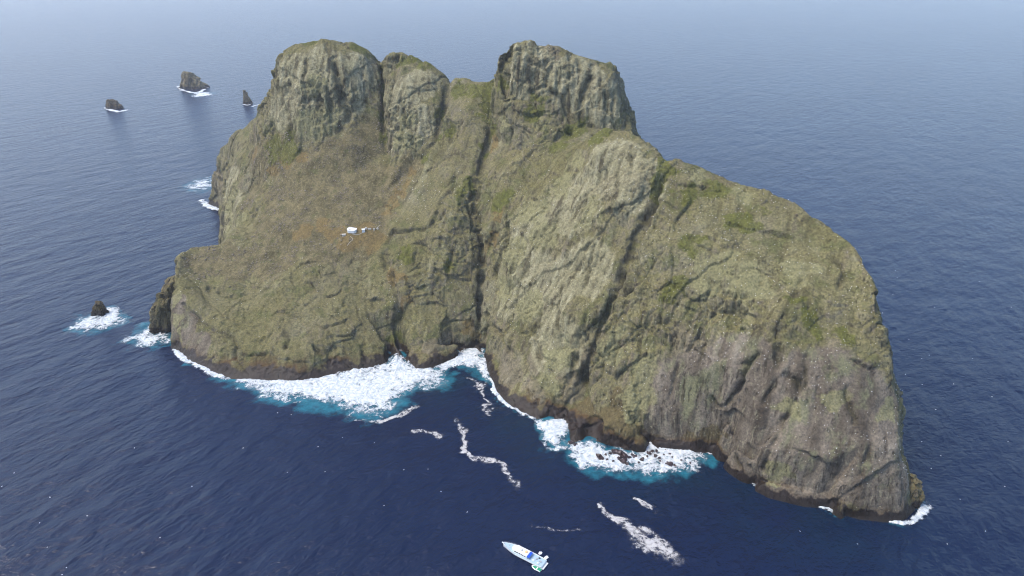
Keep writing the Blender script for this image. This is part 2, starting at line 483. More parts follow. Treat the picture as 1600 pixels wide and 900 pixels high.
        col = N.mix(N.math('MULTIPLY', broken('soil', 0.8), 0.92), col, soil)
        orange = N.mix(grain2, (0.19, 0.125, 0.05), (0.33, 0.235, 0.11))
        col = N.mix(N.math('MULTIPLY', broken('orange', 0.9), 0.7), col, orange)
        shade_fac = N.math('MULTIPLY', N.attr('crack_shade'), N.step(N.noise(P, 0.06, 5, 0.6), 0.38, 0.6))
        col = N.mix(N.math('MULTIPLY', shade_fac, 0.75), col, (0.055, 0.050, 0.026))  # paints the shade of the cracks into the rock colour
        moss = N.mix(grain2, (0.05, 0.068, 0.010), (0.205, 0.21, 0.035))
        col = N.mix(N.math('MULTIPLY', broken('moss', 1.5), 0.75), col, moss)
    # fine upright fractures on the steep faces
    fineS = N.noise(N.mapv(PW, (1, 1, 0.08), loc=(2, 5, 11)), 0.40, 4, 0.6)
    steepf = N.step(up, 0.62, 0.30)
    fract = N.math('MULTIPLY', N.math('MULTIPLY', N.step(fineS, 0.44, 0.36), steepf), N.step(N.noise(P, 0.03, 4, 0.6), 0.38, 0.56))
    col = N.mix(N.math('MULTIPLY', fract, 0.62), col, (0.075, 0.062, 0.045))
    col = N.mix(N.math('MULTIPLY', N.math('MULTIPLY', N.step(fineS, 0.56, 0.66), steepf), 0.4), col, (0.50, 0.46, 0.38))
    # small white guano flecks
    vor = N.n('ShaderNodeTexVoronoi'); N.l(P, vor.inputs['Vector']); vor.inputs['Scale'].default_value = 0.33
    fleck = N.math('MULTIPLY', N.step(vor.outputs['Distance'], 0.20, 0.08), N.step(grain2, 0.50, 0.60))
    col = N.mix(N.math('MULTIPLY', fleck, 0.75), col, (0.55, 0.52, 0.46))
    # grain
    col = N.mix(1.0, col, N.ramp(grain, [(0.30, (0.5, 0.5, 0.51)), (0.5, (1, 1, 1)), (0.70, (1.5, 1.5, 1.46))]), 'MULTIPLY')
    # the tide zone: rust-brown weed, then wet black rock
    zz = N.math('ADD', sepp.outputs[2], N.math('MULTIPLY', N.math('SUBTRACT', N.noise(N.mapv(P, (1, 1, 0.3)), 0.09, 5, 0.6), 0.5), 20.0 if masks else 9.0))
    if masks: zz = N.math('SUBTRACT', zz, N.math('MULTIPLY', N.attr('brown'), 2.5))
    rust = N.step(zz, 12.0, 8.5)
    col = N.mix(N.math('MULTIPLY', rust, N.math('ADD', 0.3, N.math('MULTIPLY', N.attr('brown'), 0.5)) if masks else 0.2), col, N.mix(grain2, (0.08, 0.038, 0.02), (0.19, 0.118, 0.06)))
    wet = N.step(zz, 8.6, 6.2)
    col = N.mix(N.math('MULTIPLY', wet, 0.93), col, N.mix(grain2, (0.008, 0.005, 0.005), (0.034, 0.017, 0.014)))
    col = N.mix(1.0, col, tuple(a * b for a, b in zip((0.50, 0.50, 0.395), tint)), 'MULTIPLY')
    bsdf = N.n('ShaderNodeBsdfPrincipled')
    N.l(N.math('SUBTRACT', 0.95, N.math('MULTIPLY', wet, 0.5)), bsdf.inputs['Roughness'])
    bsdf.inputs['Specular IOR Level'].default_value = 0.25
    h = N.math('ADD', N.math('MULTIPLY', grain, 0.7), N.math('MULTIPLY', grain2, 1.0))
    h = N.math('ADD', h, N.math('MULTIPLY', streak, 2.2))
    h = N.math('SUBTRACT', h, N.math('MULTIPLY', fract, 1.2))
    def joint(vec, sc_, w):                              # thin open joints too narrow for the mesh
        nn = N.noise(vec, sc_, 4, 0.55)
        return N.step(N.math('ABSOLUTE', N.math('SUBTRACT', nn, 0.5)), w, 0.0)
    jt = N.math('MULTIPLY', joint(N.mapv(PW, (1, 1, 0.13)), 0.10, 0.010), N.step(mottle, 0.50, 0.58))
    if masks: jt = N.math('MULTIPLY', jt, N.math('SUBTRACT', 1.0, N.math('MULTIPLY', N.math('MAXIMUM', N.attr('soil'), N.attr('slab')), 0.85)))
    h = N.math('SUBTRACT', h, N.math('MULTIPLY', jt, 1.5))
    col = N.mix(N.math('MULTIPLY', jt, 0.25), col, (0.045, 0.042, 0.02))     # the thin joints get a darker colour
    N.l(col, bsdf.inputs['Base Color'])
    bump = N.n('ShaderNodeBump'); bump.inputs['Strength'].default_value = 1.0; bump.inputs['Distance'].default_value = 0.8
    N.l(h, bump.inputs['Height']); N.l(bump.outputs[0], bsdf.inputs['Normal'])
    out = N.n('ShaderNodeOutputMaterial'); N.l(bsdf.outputs[0], out.inputs['Surface'])
    return m

ROCK = rock_material('island_rock')
STACK_ROCK = rock_material('stack_rock', (0.92, 0.84, 0.80), masks=False)

# ------------------------------------------------------------------ island mesh: a closed solid, evenly re-meshed, then carved
VOX = 1.3
ip = np.arange(NX * NY).reshape(NY, NX)
Xg, Yg = np.meshgrid(GX0 + GS * np.arange(NX), GY0 + GS * np.arange(NY))
top = np.stack([Xg.ravel(), Yg.ravel(), np.maximum(Hf, -9).ravel()], 1)
bot = top.copy(); bot[:, 2] = -13
F = np.stack([ip[:-1, :-1].ravel(), ip[:-1, 1:].ravel(), ip[1:, 1:].ravel(), ip[1:, :-1].ravel()], 1)
Fb = F[:, ::-1] + NX * NY
ring = np.concatenate([ip[0, :-1], ip[:-1, -1], ip[-1, :0:-1], ip[:0:-1, 0]])
r2 = np.roll(ring, -1)
Fs = np.stack([ring, ring + NX * NY, r2 + NX * NY, r2], 1)
tmp = mesh_from('tmp', np.concatenate([top, bot]), np.concatenate([F, Fb, Fs]))
tob = bpy.data.objects.new('tmp', tmp); COL.objects.link(tob)
md = tob.modifiers.new('r', 'REMESH'); md.mode = 'VOXEL'; md.voxel_size = VOX; md.adaptivity = 0.0
dg = bpy.context.evaluated_depsgraph_get()
ev = tob.evaluated_get(dg).to_mesh()
nv, nf = len(ev.vertices), len(ev.polygons)
V = np.empty(nv * 3, np.float32); ev.vertices.foreach_get('co', V); V = V.reshape(-1, 3)
lv = np.empty(len(ev.loops), np.int32); ev.loops.foreach_get('vertex_index', lv)
lt = np.empty(nf, np.int32); ev.polygons.foreach_get('loop_total', lt)
assert (lt == 4).all()
Fq = lv.reshape(-1, 4)
tob.evaluated_get(dg).to_mesh_clear()
bpy.data.objects.remove(tob); bpy.data.meshes.remove(tmp)
keep = (V[Fq][:, :, 2] > -6.5).all(1)                    # the part that stands out of the water and a little below it
Fq = Fq[keep]
used = np.unique(Fq); remap = np.full(nv, -1, np.int32); remap[used] = np.arange(len(used))
V = V[used]; Fq = remap[Fq]
print('remesh', len(V), len(Fq), time.time() - T0)

def normals(V, F):
    a, b, c, d = (V[F[:, k]] for k in range(4))
    fn = np.cross(c - a, d - b)
    N_ = np.zeros_like(V)
    for k in range(4):
        for ax in range(3):
            N_[:, ax] += np.bincount(F[:, k], fn[:, ax], len(V))
    return N_ / (np.linalg.norm(N_, axis=1)[:, None] + 1e-9)

def relax(A, F, k):
    e0 = np.concatenate([F[:, i] for i in range(4)]); e1 = np.concatenate([F[:, (i + 1) % 4] for i in range(4)])
    cnt = np.bincount(e0, minlength=len(A)) + np.bincount(e1, minlength=len(A))
    for _ in range(k):
        S = np.stack([np.bincount(e0, A[e1, ax], len(A)) + np.bincount(e1, A[e0, ax], len(A)) for ax in range(A.shape[1])], 1)
        A = 0.4 * A + 0.6 * S / cnt[:, None]
    return A.astype(np.float32)
V = relax(V, Fq, 1)
Nn = relax(normals(V, Fq), Fq, 6); Nn /= np.linalg.norm(Nn, axis=1)[:, None]
steep = smooth(1 - Nn[:, 2], 0.15, 0.6)

# where the ground has its own cover: (u, v, radius in m)
vecn = lambda p, s, o: np.stack([noise(p, s, o), noise(p, s, o + 31.7), noise(p, s, o + 67.1)], 1)
VW = V + 11 * vecn(V, 24, 2.0) + 6 * vecn(V, 9, 5.0)
def blob(lst, nz):
    w = np.zeros(len(V), np.float32)
    for u, v, r in lst:
        c = np.array(hit(u, v), np.float32)
        r = r * (1.3 if lst is MOSS_AT else 1.0); R = 1.7 * r
        idx = np.nonzero(((VW > c - R) & (VW < c + R)).all(1))[0]
        d = np.sqrt(((VW[idx] - c) ** 2).sum(1)) * (1 + 0.35 * nz[idx])
        w[idx] = np.maximum(w[idx], 1 - smooth(d, 0.35 * r, 1.3 * r))
    return w
nz1 = fbm(V, 26, 4)

# the fall line: noise drawn out along the way water runs off
Hs = blur(Hf, 14)
gyv, gxv = np.gradient(Hs, GS)
def samp(A, x, y):
    i = np.clip(((x - GX0) / GS).astype(np.int32), 0, NX - 1); j = np.clip(((y - GY0) / GS).astype(np.int32), 0, NY - 1)
    return A[j, i]
def fall_noise(scale, step_m, n_, off):
    acc = noise(V, scale, off)
    for sgn in (-1, 1):
        p = V.astype(np.float32).copy()
        for k in range(n_):
            gx, gy = samp(gxv, p[:, 0], p[:, 1]), samp(gyv, p[:, 0], p[:, 1])
            g2 = gx * gx + gy * gy
            inv = 1 / np.sqrt(g2 + g2 * g2 + 1e-6)
            p[:, 0] += sgn * step_m * gx * inv; p[:, 1] += sgn * step_m * gy * inv; p[:, 2] += sgn * step_m * g2 * inv
            acc += noise(p, scale, off)
    return acc / math.sqrt(2 * n_ + 1) / 0.55
FLOW1 = fall_noise(5.0, 3.2, 5, 3.0)
FLOW2 = fall_noise(12.0, 8.0, 4, 23.0)
print('flow', FLOW1.std(), FLOW2.std(), time.time() - T0)
MOSS_AT = None
SOIL = blob([(440, 250, 40), (480, 268, 45), (520, 255, 38), (558, 232, 34), (588, 205, 24), (600, 170, 18), (598, 140, 12), (597, 118, 9), (450, 300, 46), (500, 310, 50),
             (550, 300, 46), (600, 285, 34), (430, 340, 45), (480, 350, 45), (540, 345, 42), (585, 350, 32), (440, 392, 40), (500, 382, 34), (560, 385, 26), (405, 250, 34),
             (392, 310, 26), (370, 410, 38), (420, 405, 38), (330, 410, 34), (640, 262, 16), (655, 255, 12)], nz1)
ORANGE = blob([(565, 368, 20), (590, 375, 17), (520, 366, 16), (540, 378, 14), (470, 365, 14), (500, 355, 13), (628, 290, 9), (620, 302, 9), (612, 315, 9), (606, 330, 9), (640, 272, 9), (620, 425, 9), (626, 440, 10),
               (632, 478, 7), (770, 365, 9), (762, 380, 9), (758, 395, 8), (745, 520, 9), (738, 510, 8), (778, 335, 8), (775, 218, 10), (768, 232, 8), (430, 265, 14), (450, 250, 12), (400, 240, 13), (470, 245, 9)], nz1)
MOSS_AT = [(903, 201, 11), (893, 213, 12), (875, 228, 11), (839, 152, 8), (834, 176, 9), (1040, 270, 9), (1030, 290, 8), (1020, 312, 7), (1050, 446, 11), (1055, 455, 8), (1262, 510, 9), (1272, 520, 7), (728, 291, 12), (720, 300, 10),
             (787, 307, 10), (780, 320, 8), (770, 145, 14), (768, 165, 10), (765, 190, 8), (758, 235, 7), (720, 140, 12), (740, 145, 12), (775, 205, 7), (690, 180, 8), (685, 215, 8), (665, 243, 8), (702, 205, 8), (598, 150, 9), (600, 180, 9), (594, 120, 7), (603, 215, 8),
             (618, 530, 8), (1075, 300, 9), (1120, 300, 10), (1150, 350, 9), (1180, 345, 8), (1240, 470, 8), (1090, 380, 8), (1330, 530, 9), (640, 95, 10), (660, 105, 10), (620, 100, 8), (940, 205, 9), (930, 215, 9), (450, 232, 14), (430, 235, 14), (780, 130, 9), (560, 80, 9), (480, 66, 8), (535, 66, 8),
             (700, 420, 8), (628, 400, 9), (1130, 265, 9), (1160, 288, 8)]
MOSS = blob(MOSS_AT, nz1)
PALE = blob([(640, 225, 16), (625, 215, 13), (635, 190, 14), (500, 200, 22), (480, 190, 20), (520, 175, 16), (490, 130, 16), (786, 185, 9), (785, 200, 9), (795, 205, 8), (830, 330, 22), (800, 400, 24), (790, 460, 22), (880, 285, 18), (850, 370, 20),
             (900, 250, 14), (830, 480, 20), (1000, 610, 16), (1015, 580, 14), (985, 640, 12), (1220, 735, 12), (1200, 745, 9), (1240, 640, 12), (870, 560, 14), (860, 600, 12), (920, 330, 18), (1090, 280, 12), (1150, 310, 14), (1110, 420, 22),
             (1170, 440, 18), (1250, 420, 16), (362, 320, 22), (375, 350, 18), (358, 360, 18), (272, 470, 9), (275, 500, 9), (280, 520, 8), (960, 540, 14), (1300, 620, 10), (1385, 640, 9)], nz1)
PURPLE = blob([(1100, 610, 30), (1150, 655, 32), (1250, 700, 32), (1330, 650, 34), (1080, 665, 28), (1200, 600, 30), (1350, 730, 30), (1130, 560, 26), (1180, 700, 26), (1290, 580, 22), (1040, 620, 22), (1310, 720, 26),
               (830, 615, 18), (800, 590, 18), (790, 560, 16), (840, 560, 16), (910, 560, 14), (890, 610, 14), (285, 520, 16), (680, 545, 16), (700, 530, 14), (1060, 540, 18), (950, 290, 20), (990, 280, 16), (1390, 740, 20), (470, 150, 18), (570, 110, 16), (820, 110, 22), (850, 90, 18),
               (920, 130, 18), (940, 180, 14), (340, 280, 30), (335, 250, 22)], nz1)
BROWN = blob([(950, 660, 20), (905, 650, 16), (995, 682, 15), (870, 640, 14), (930, 680, 14), (970, 640, 14), (960, 690, 14), (1100, 690, 16), (420, 570, 15), (470, 575, 15), (350, 570, 13), (520, 565, 13), (820, 635, 12)], nz1)

def blob3(lst):
    w = np.zeros(len(V), np.float32)
    for u, v, r in lst:
        c = np.array(hit(u, v), np.float32)
        idx = np.nonzero(((V > c - 1.2 * r - 5) & (V < c + 1.2 * r + 5)).all(1))[0]
        d = np.sqrt(((V[idx] + 5 * vecn_small[idx] - c) ** 2).sum(1))
        w[idx] = np.maximum(w[idx], 1 - smooth(d, 0.7 * r, 1.15 * r))
    return w
vecn_small = vecn(V, 18, 77.0)
SLAB = blob3([(1090, 620, 44), (1140, 640, 44), (1200, 640, 46), (1260, 660, 48), (1320, 650, 46), (1180, 710, 36), (1250, 730, 40), (1350, 720, 36), (1060, 670, 34), (1290, 600, 34), (1150, 580, 34), (1390, 760, 26), (1050, 600, 28),
              (285, 510, 22), (310, 540, 18), (275, 480, 16)])
LIGHT = blob3([(362, 330, 32), (358, 290, 28), (365, 360, 24), (460, 120, 34), (500, 110, 36), (480, 170, 38), (530, 150, 36), (560, 110, 28), (440, 170, 28), (630, 150, 26), (650, 190, 26), (625, 210, 22), (660, 130, 24), (830, 110, 34), (900, 130, 36), (940, 160, 28), (960, 260, 34), (1000, 290, 28),
               (900, 320, 36), (830, 380, 36), (860, 450, 36), (800, 460, 30), (920, 420, 32), (870, 540, 32)])
# cracks, gullies and ledges: picture points along them, half-width m, depth m, moss
CR = [([(480, 92), (478, 113), (477, 145), (477, 170)], 2.2, 4), ([(519, 94), (526, 115), (532, 134), (536, 156), (544, 177), (544, 188)], 3.4, 11), ([(532, 118), (535, 134)], 2, 4),
      ([(543, 149), (549, 164), (551, 177)], 2.2, 5), ([(511, 141), (516, 158), (518, 177), (519, 189)], 2.4, 6), ([(498, 139), (500, 149), (505, 172)], 2.2, 5), ([(494, 151), (498, 170)], 2, 4),
      ([(467, 147), (467, 168)], 2, 4), ([(453, 124), (454, 139)], 2, 3), ([(437, 113), (438, 139), (443, 164), (453, 185), (457, 215)], 2.6, 6), ([(407, 168), (413, 193)], 2.2, 5), ([(418, 145), (418, 181)], 2.4, 5),
      ([(405, 196), (411, 215)], 2, 4), ([(509, 67), (515, 86)], 2.5, 4), ([(592, 92), (596, 112), (599, 140), (602, 175), (602, 205)], 3.6, 7),
      ([(630, 163), (636, 191), (648, 228)], 2.2, 4), ([(615, 130), (610, 165), (606, 200)], 2.6, 5), ([(638, 139), (658, 141), (678, 137)], 2, 4), ([(697, 139), (694, 170), (680, 223), (662, 247)], 3, 5),
      ([(701, 191), (704, 223)], 2.5, 4), ([(774, 150), (768, 180), (764, 209), (757, 242), (748, 270)], 3, 8), ([(704, 188), (722, 195)], 2, 4), ([(704, 128), (702, 150)], 2.4, 5),
      ([(865, 93), (858, 116), (852, 132), (829, 145)], 2.4, 5), ([(853, 129), (856, 142), (875, 151), (885, 173), (893, 193)], 2.6, 6), ([(927, 99), (924, 124), (913, 145), (907, 168), (907, 190)], 2.6, 8),
      ([(936, 99), (939, 134), (947, 160), (950, 178)], 2, 4), ([(888, 88), (890, 124)], 2, 4), ([(904, 93), (903, 116)], 2, 4), ([(869, 119), (869, 145)], 2, 4), ([(888, 137), (880, 150)], 2, 4), ([(814, 73), (812, 104)], 2, 3.5),
      ([(791, 76), (788, 99), (782, 114)], 2, 5), ([(957, 139), (957, 173)], 2, 4), ([(971, 147), (970, 190)], 2, 4), ([(806, 172), (829, 179), (847, 174)], 2.4, 6), ([(839, 193), (862, 193)], 2, 4), ([(796, 267), (824, 244), (844, 229)], 2, 4),
      ([(987, 229), (990, 275)], 2, 4), ([(1008, 245), (1012, 280)], 2, 4), ([(965, 255), (962, 300)], 1.8, 3), ([(1036, 275), (1019, 320), (992, 372), (966, 440), (932, 528), (914, 592)], 2.9, 9), ([(1028, 318), (1004, 366), (980, 424), (960, 470)], 2.2, 7), ([(1012, 345), (985, 400), (965, 454)], 2, 5),
      ([(907, 520), (899, 560), (891, 600)], 2.4, 6), ([(919, 574), (911, 600)], 3.4, 10), ([(753, 432), (751, 460), (752, 494)], 3.2, 8), ([(760, 492), (780, 520), (804, 557)], 2.4, 5), ([(744, 300), (742, 335), (752, 372), (756, 405), (753, 440), (751, 480), (750, 512)], 3.2, 6),
      ([(1229, 487), (1219, 504), (1215, 539), (1213, 572)], 2.6, 7), ([(1260, 420), (1247, 450), (1232, 477)], 2, 4), ([(1079, 374), (1104, 391)], 2, 4), ([(1107, 368), (1132, 387)], 2, 4), ([(1122, 343), (1150, 352), (1185, 359)], 2, 4),
      ([(1197, 362), (1235, 371)], 2, 3.5), ([(1060, 287), (1090, 290), (1122, 299)], 2, 4), ([(1038, 315), (1054, 323)], 2.2, 5), ([(1063, 474), (1091, 487)], 2, 4), ([(1147, 481), (1191, 499)], 2, 4), ([(1040, 268), (1030, 300), (1010, 338)], 3, 6),
      ([(1185, 556), (1172, 572), (1162, 589), (1147, 617), (1135, 632)], 2.2, 7), ([(1158, 566), (1172, 568)], 2.6, 6), ([(1228, 585), (1240, 594), (1250, 607)], 3, 9), ([(1244, 628), (1228, 655), (1209, 694), (1193, 737)], 2, 5),
      ([(1209, 601), (1193, 628)], 2, 5), ([(1112, 620), (1127, 634)], 2, 6), ([(1135, 641), (1154, 640)], 2.4, 7), ([(1321, 609), (1333, 663)], 2, 4), ([(1353, 698), (1345, 741)], 2, 4), ([(1391, 718), (1349, 749), (1310, 776), (1294, 788)], 2.4, 4),
      ([(1172, 700), (1172, 733), (1182, 752)], 2.6, 7), ([(1240, 698), (1262, 707), (1290, 722)], 1.8, 4), ([(1152, 712), (1154, 731)], 2, 5), ([(1100, 540), (1094, 600)], 1.8, 3), ([(1060, 560), (1050, 620)], 1.8, 3.5), ([(1015, 620), (1016, 690)], 2.4, 5),
      ([(295, 450), (311, 447), (337, 453), (353, 463), (369, 465), (385, 459), (396, 466)], 1.8, 4), ([(287, 477), (308, 495), (327, 514), (351, 523), (364, 527), (368, 535), (365, 557)], 2, 5), ([(423, 455), (391, 479)], 1.6, 3), ([(455, 434), (439, 439)], 1.8, 4),
      ([(391, 553), (410, 552), (428, 554)], 1.8, 4), ([(439, 559), (460, 561), (479, 567)], 1.8, 4), ([(393, 533), (417, 522)], 1.8, 4), ([(428, 494), (455, 489), (476, 498)], 2, 4.5), ([(463, 418), (475, 410), (491, 408)], 1.8, 4),
      ([(476, 436), (489, 444), (509, 464), (520, 460), (532, 453)], 2, 5), ([(524, 528), (540, 527), (552, 521)], 1.8, 4.5), ([(568, 541), (572, 561)], 1.8, 4), ([(585, 538), (588, 548)], 1.8, 4), ([(578, 468), (596, 468)], 2, 5), ([(637, 395), (644, 413)], 1.8, 4), ([(652, 390), (648, 413)], 1.8, 4),
      ([(639, 446), (655, 449), (670, 444)], 1.8, 4), ([(625, 487), (621, 505), (617, 523), (622, 543)], 4, 10), ([(680, 418), (696, 429), (719, 429)], 1.8, 4.5), ([(698, 505), (712, 501), (729, 498)], 1.8, 4.5),
      ([(709, 277), (704, 299), (691, 309), (680, 341), (664, 357), (640, 360), (616, 363), (605, 379)], 2.4, 5), ([(736, 280), (741, 301), (733, 320), (739, 360), (752, 365)], 2.2, 5), ([(797, 315), (792, 365), (787, 389), (771, 432)], 2.2, 5),
      ([(600, 395), (612, 430), (622, 465), (627, 487)], 3, 4), ([(540, 500), (520, 512), (500, 514)], 1.8, 4), ([(440, 512), (452, 530), (446, 545)], 1.8, 4), ([(490, 540), (500, 556)], 1.8, 4), ([(660, 475), (680, 470), (700, 478)], 1.6, 4),
      ([(690, 375), (705, 395), (702, 425)], 1.8, 4), ([(1300, 400), (1318, 420), (1310, 450)], 1.8, 3), ([(1180, 420), (1205, 432)], 1.6, 3), ([(1290, 470), (1312, 478)], 1.6, 3.5), ([(1010, 440), (1030, 452), (1052, 440)], 1.8, 4), ([(1330, 560), (1360, 575)], 1.8, 4),
      ([(1262, 560), (1258, 600), (1270, 640)], 1.6, 3), ([(1300, 560), (1296, 610)], 1.6, 3), ([(830, 400), (810, 450), (800, 500)], 1.8, 3.5), ([(860, 350), (830, 395), (815, 420)], 1.8, 3.5), ([(880, 320), (862, 370), (850, 400)], 1.6, 3), ([(850, 470), (840, 530), (845, 570)], 1.8, 3.5), ([(880, 440), (872, 490), (878, 540)], 1.6, 3.5),
      ([(920, 300), (900, 350), (885, 400)], 1.6, 3), ([(940, 360), (925, 400), (915, 450)], 1.8, 3.5)]

# --- relief along the normal
disp = (2.6 - 1.9 * SLAB) * fbm(V, 48, 3)
flat_cover = np.maximum(SOIL, 0)
rough = 1 - 0.8 * flat_cover
calm = 0.3 + 0.7 * smooth(noise(V, 65, 81.0) + 0.5 * noise(V, 24, 82.0), -0.25, 0.35)   # some faces lie smooth, some are broken
slab = rough * (1 - 0.93 * SLAB) * calm
wp = V + 3.5 * vecn(V, 26, 1.1)
tall = np.array((1, 1, 0.42), np.float32)
e, idv, tl = worley(wp * tall, 24, 2.0)                  # large blocks, each a plane of its own
disp += slab * (1 - 0.5 * LIGHT) * (0.35 + 0.65 * steep) * (3.6 * (idv - 0.5) + 4.5 * tl - 2.2 * (1 - smooth(e, 0.0, 0.07)))
e, idv, tl = worley((V + 1.6 * vecn(V, 11, 7.0)) * tall, 9.5, 5.0)   # blocks
disp += slab * (0.35 + 0.65 * steep) * (1.6 * (idv - 0.5) + 1.9 * tl - 0.9 * (1 - smooth(e, 0.0, 0.09)))
e, idv, tl = worley(V, 4.3, 9.0)                         # chips
disp += (0.15 + 0.6 * slab) * (0.7 * (idv - 0.5) + 0.8 * tl)
disp -= np.maximum(slab * (1 + 0.2 * LIGHT), 0.2 * SLAB) * steep * (2.6 * np.exp(-np.abs(FLOW2) / 0.10) * smooth(noise(V, 38, 33.0), -0.1, 0.2) + 1.5 * np.exp(-np.abs(FLOW1) / 0.13))   # joints down the fall line
disp += rough * steep * 0.9 * np.abs(FLOW2)
# joint sets: parallel planes that part the rock into slabs, each slab standing a little proud or back of the next
_h = rng.uniform(-1, 1, 4096).astype(np.float32)
jw = np.maximum(rough * (1 - 0.85 * SLAB), 0.05)
for k, (nx_, ny_, nz_, sp_, st_, dp_) in enumerate(((0.93, 0.30, 0.22, 27.0, 1.5, 1.0), (-0.62, 0.42, 0.66, 33.0, 1.7, 0.9), (0.34, -0.25, 0.91, 21.0, 1.2, 0.6), (0.55, 0.80, -0.25, 31.0, 1.3, 0.9))):
    q_ = (V[:, 0] * nx_ + V[:, 1] * ny_ + V[:, 2] * nz_ + 11.0 * noise(V, 60, 100 + 7.0 * k) + 4.5 * noise(V, 17, 103 + 7.0 * k) + 1.2 * noise(V, 6, 105.0)) / sp_ + 0.31 * k
    # uneven spacing
    q_ = q_ + 0.22 * np.sin(2.39 * q_ + k)
    i_ = np.floor(q_).astype(np.int32); f_ = q_ - i_
    act = smooth(noise(V, 75, 130 + 9.0 * k) + 0.25 * _h[(i_ * 7 + 911 * k) % 4096], -0.12, 0.10)
    dist = np.minimum(f_, 1 - f_) * sp_
    disp += jw * act * (st_ * _h[(i_ + 613 * k) % 4096] - dp_ * np.exp(-(dist / 1.25) ** 2) * (0.5 + 0.5 * _h[(np.floor(q_ + 0.5).astype(np.int32) * 3 + 77 * k) % 4096]))
ph = (V[:, 2] * 0.9 + 0.35 * V[:, 1] + 0.25 * V[:, 0] + 26 * noise(V, 55, 6.0) + 7 * noise(V, 18, 9.0)) / 24.0   # scaly sheets lying over one another
fr = ph - np.floor(ph)
disp += slab * 3.6 * (smooth(fr, 0, 0.94) * (1 - smooth(fr, 0.95, 1.0)) - 0.45) * smooth(noise(V, 60, 12.0), -0.1, 0.3)
disp += (0.3 + 0.7 * slab) * (0.45 * fbm(V, 7, 3, 0.6, 30.0))
CRACK_SHADE = np.zeros(len(V), np.float32)                     # shade of the cracks put into the colour, patchy like seepage
for pts, hw, dep in CR:
    W3 = np.array([hit(u, v) for u, v in pts], np.float32)
    lo, hi = W3.min(0) - 14, W3.max(0) + 14
    idx = np.nonzero(((V > lo) & (V < hi)).all(1))[0]
    if not len(idx): continue
    p = V[idx]
    p = p + 1.6 * np.stack([noise(p, 7, 40.0), noise(p, 7, 50.0), noise(p, 7, 60.0)], 1)
    p = p + 2.2 * np.stack([noise(p, 19, 41.0), noise(p, 19, 51.0), noise(p, 19, 61.0)], 1)
    best = np.full(len(idx), 99.0, np.float32); tt = np.zeros(len(idx), np.float32); up_ = np.zeros(len(idx), np.float32)
    L = len(W3) - 1
    for k in range(L):
        a, b = W3[k], W3[k + 1]; ab = b - a
        if (ab @ ab) > 90 ** 2: continue                # the two ends lie on different rocks
        t = np.clip(((p - a) @ ab) / (ab @ ab + 1e-6), 0, 1)
        d = np.sqrt(((p - a - t[:, None] * ab) ** 2).sum(1))
        m_ = d < best
        best = np.where(m_, d, best); tt = np.where(m_, (k + t) / L, tt); up_ = np.where(m_, p[:, 2] - a[2] - t * ab[2], up_)
    taper = smooth(tt, -0.02, 0.2) * (1 - 0.75 * smooth(tt, 0.85, 1.02))
    g = np.exp(-(best / (1.1 * hw)) ** 4) * (0.55 + 0.45 * taper) * (0.7 + 0.5 * noise(p, 12, 70.0))
    du, dv = abs(pts[0][0] - pts[-1][0]), abs(pts[0][1] - pts[-1][1])
    if du > 1.1 * dv and hw < 2.5:                       # a ledge: the sheet above stands proud, its lip shades what lies below
        f_ = (0.4 + 0.6 * taper) * (0.6 + 0.7 * noise(p, 14, 71.0))
        disp[idx] += f_ * dep * (0.75 * np.exp(-(best / (4 * hw)) ** 2) * (up_ > 0) - 0.55 * np.exp(-(best / (1.3 * hw)) ** 2) * (up_ <= 0))
        continue
    if SLAB[idx].mean() > 0.4: g = g * np.exp(-(best / (0.9 * hw)) ** 2)      # clean-cut cracks in the bare wall
    g = g * (0.75 + 0.5 * noise(p, 30, 72.0))
    disp[idx] -= dep * g * 1.15
    CRACK_SHADE[idx] = np.maximum(CRACK_SHADE[idx], np.exp(-(best / (1.5 * hw)) ** 2) * (0.5 + 0.5 * taper))
    disp[idx] += 0.12 * dep * np.exp(-((best - 2.6 * hw) / hw) ** 2)
low = smooth(V[:, 2], 0.0, 14.0)
disp *= 0.35 + 0.65 * low
V = V + Nn * np.clip(disp, -22, 8)[:, None]
isl_me = mesh_from('island', V, Fq, False)
for nm, w in (('flow', 0.5 + 0.16 * FLOW1), ('flowb', 0.5 + 0.16 * FLOW2), ('soil', SOIL), ('orange', ORANGE), ('moss', MOSS), ('pale', PALE), ('purple', PURPLE), ('brown', BROWN), ('crack_shade', CRACK_SHADE), ('slab', SLAB), ('light', LIGHT)):
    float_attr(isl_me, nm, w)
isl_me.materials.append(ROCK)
island = link(bpy.data.objects.new('island', isl_me))
tag(island, 'steep olive grey rock island with two towers and a long right hump', 'island', kind='structure')
print('island', len(V), time.time() - T0)

# ------------------------------------------------------------------ the sea
def swell(x, y):
    """height of the long swell; crests run from lower left to upper right of the picture"""
    p = np.stack([x, y, np.zeros_like(x)], 1).astype(np.float32)
    c = -0.78 * x + 0.62 * y; a = 0.62 * x + 0.78 * y
    q = np.stack([c / 34.0, a / 95.0, np.zeros_like(x)], 1).astype(np.float32)
    q2 = np.stack([c / 15.0 + 0.2 * a / 15.0, a / 38.0, np.full_like(x, 4.0)], 1).astype(np.float32)
    return 0.75 * noise(q, 1.0, 0.0) + 0.38 * noise(q2, 1.0, 3.0)

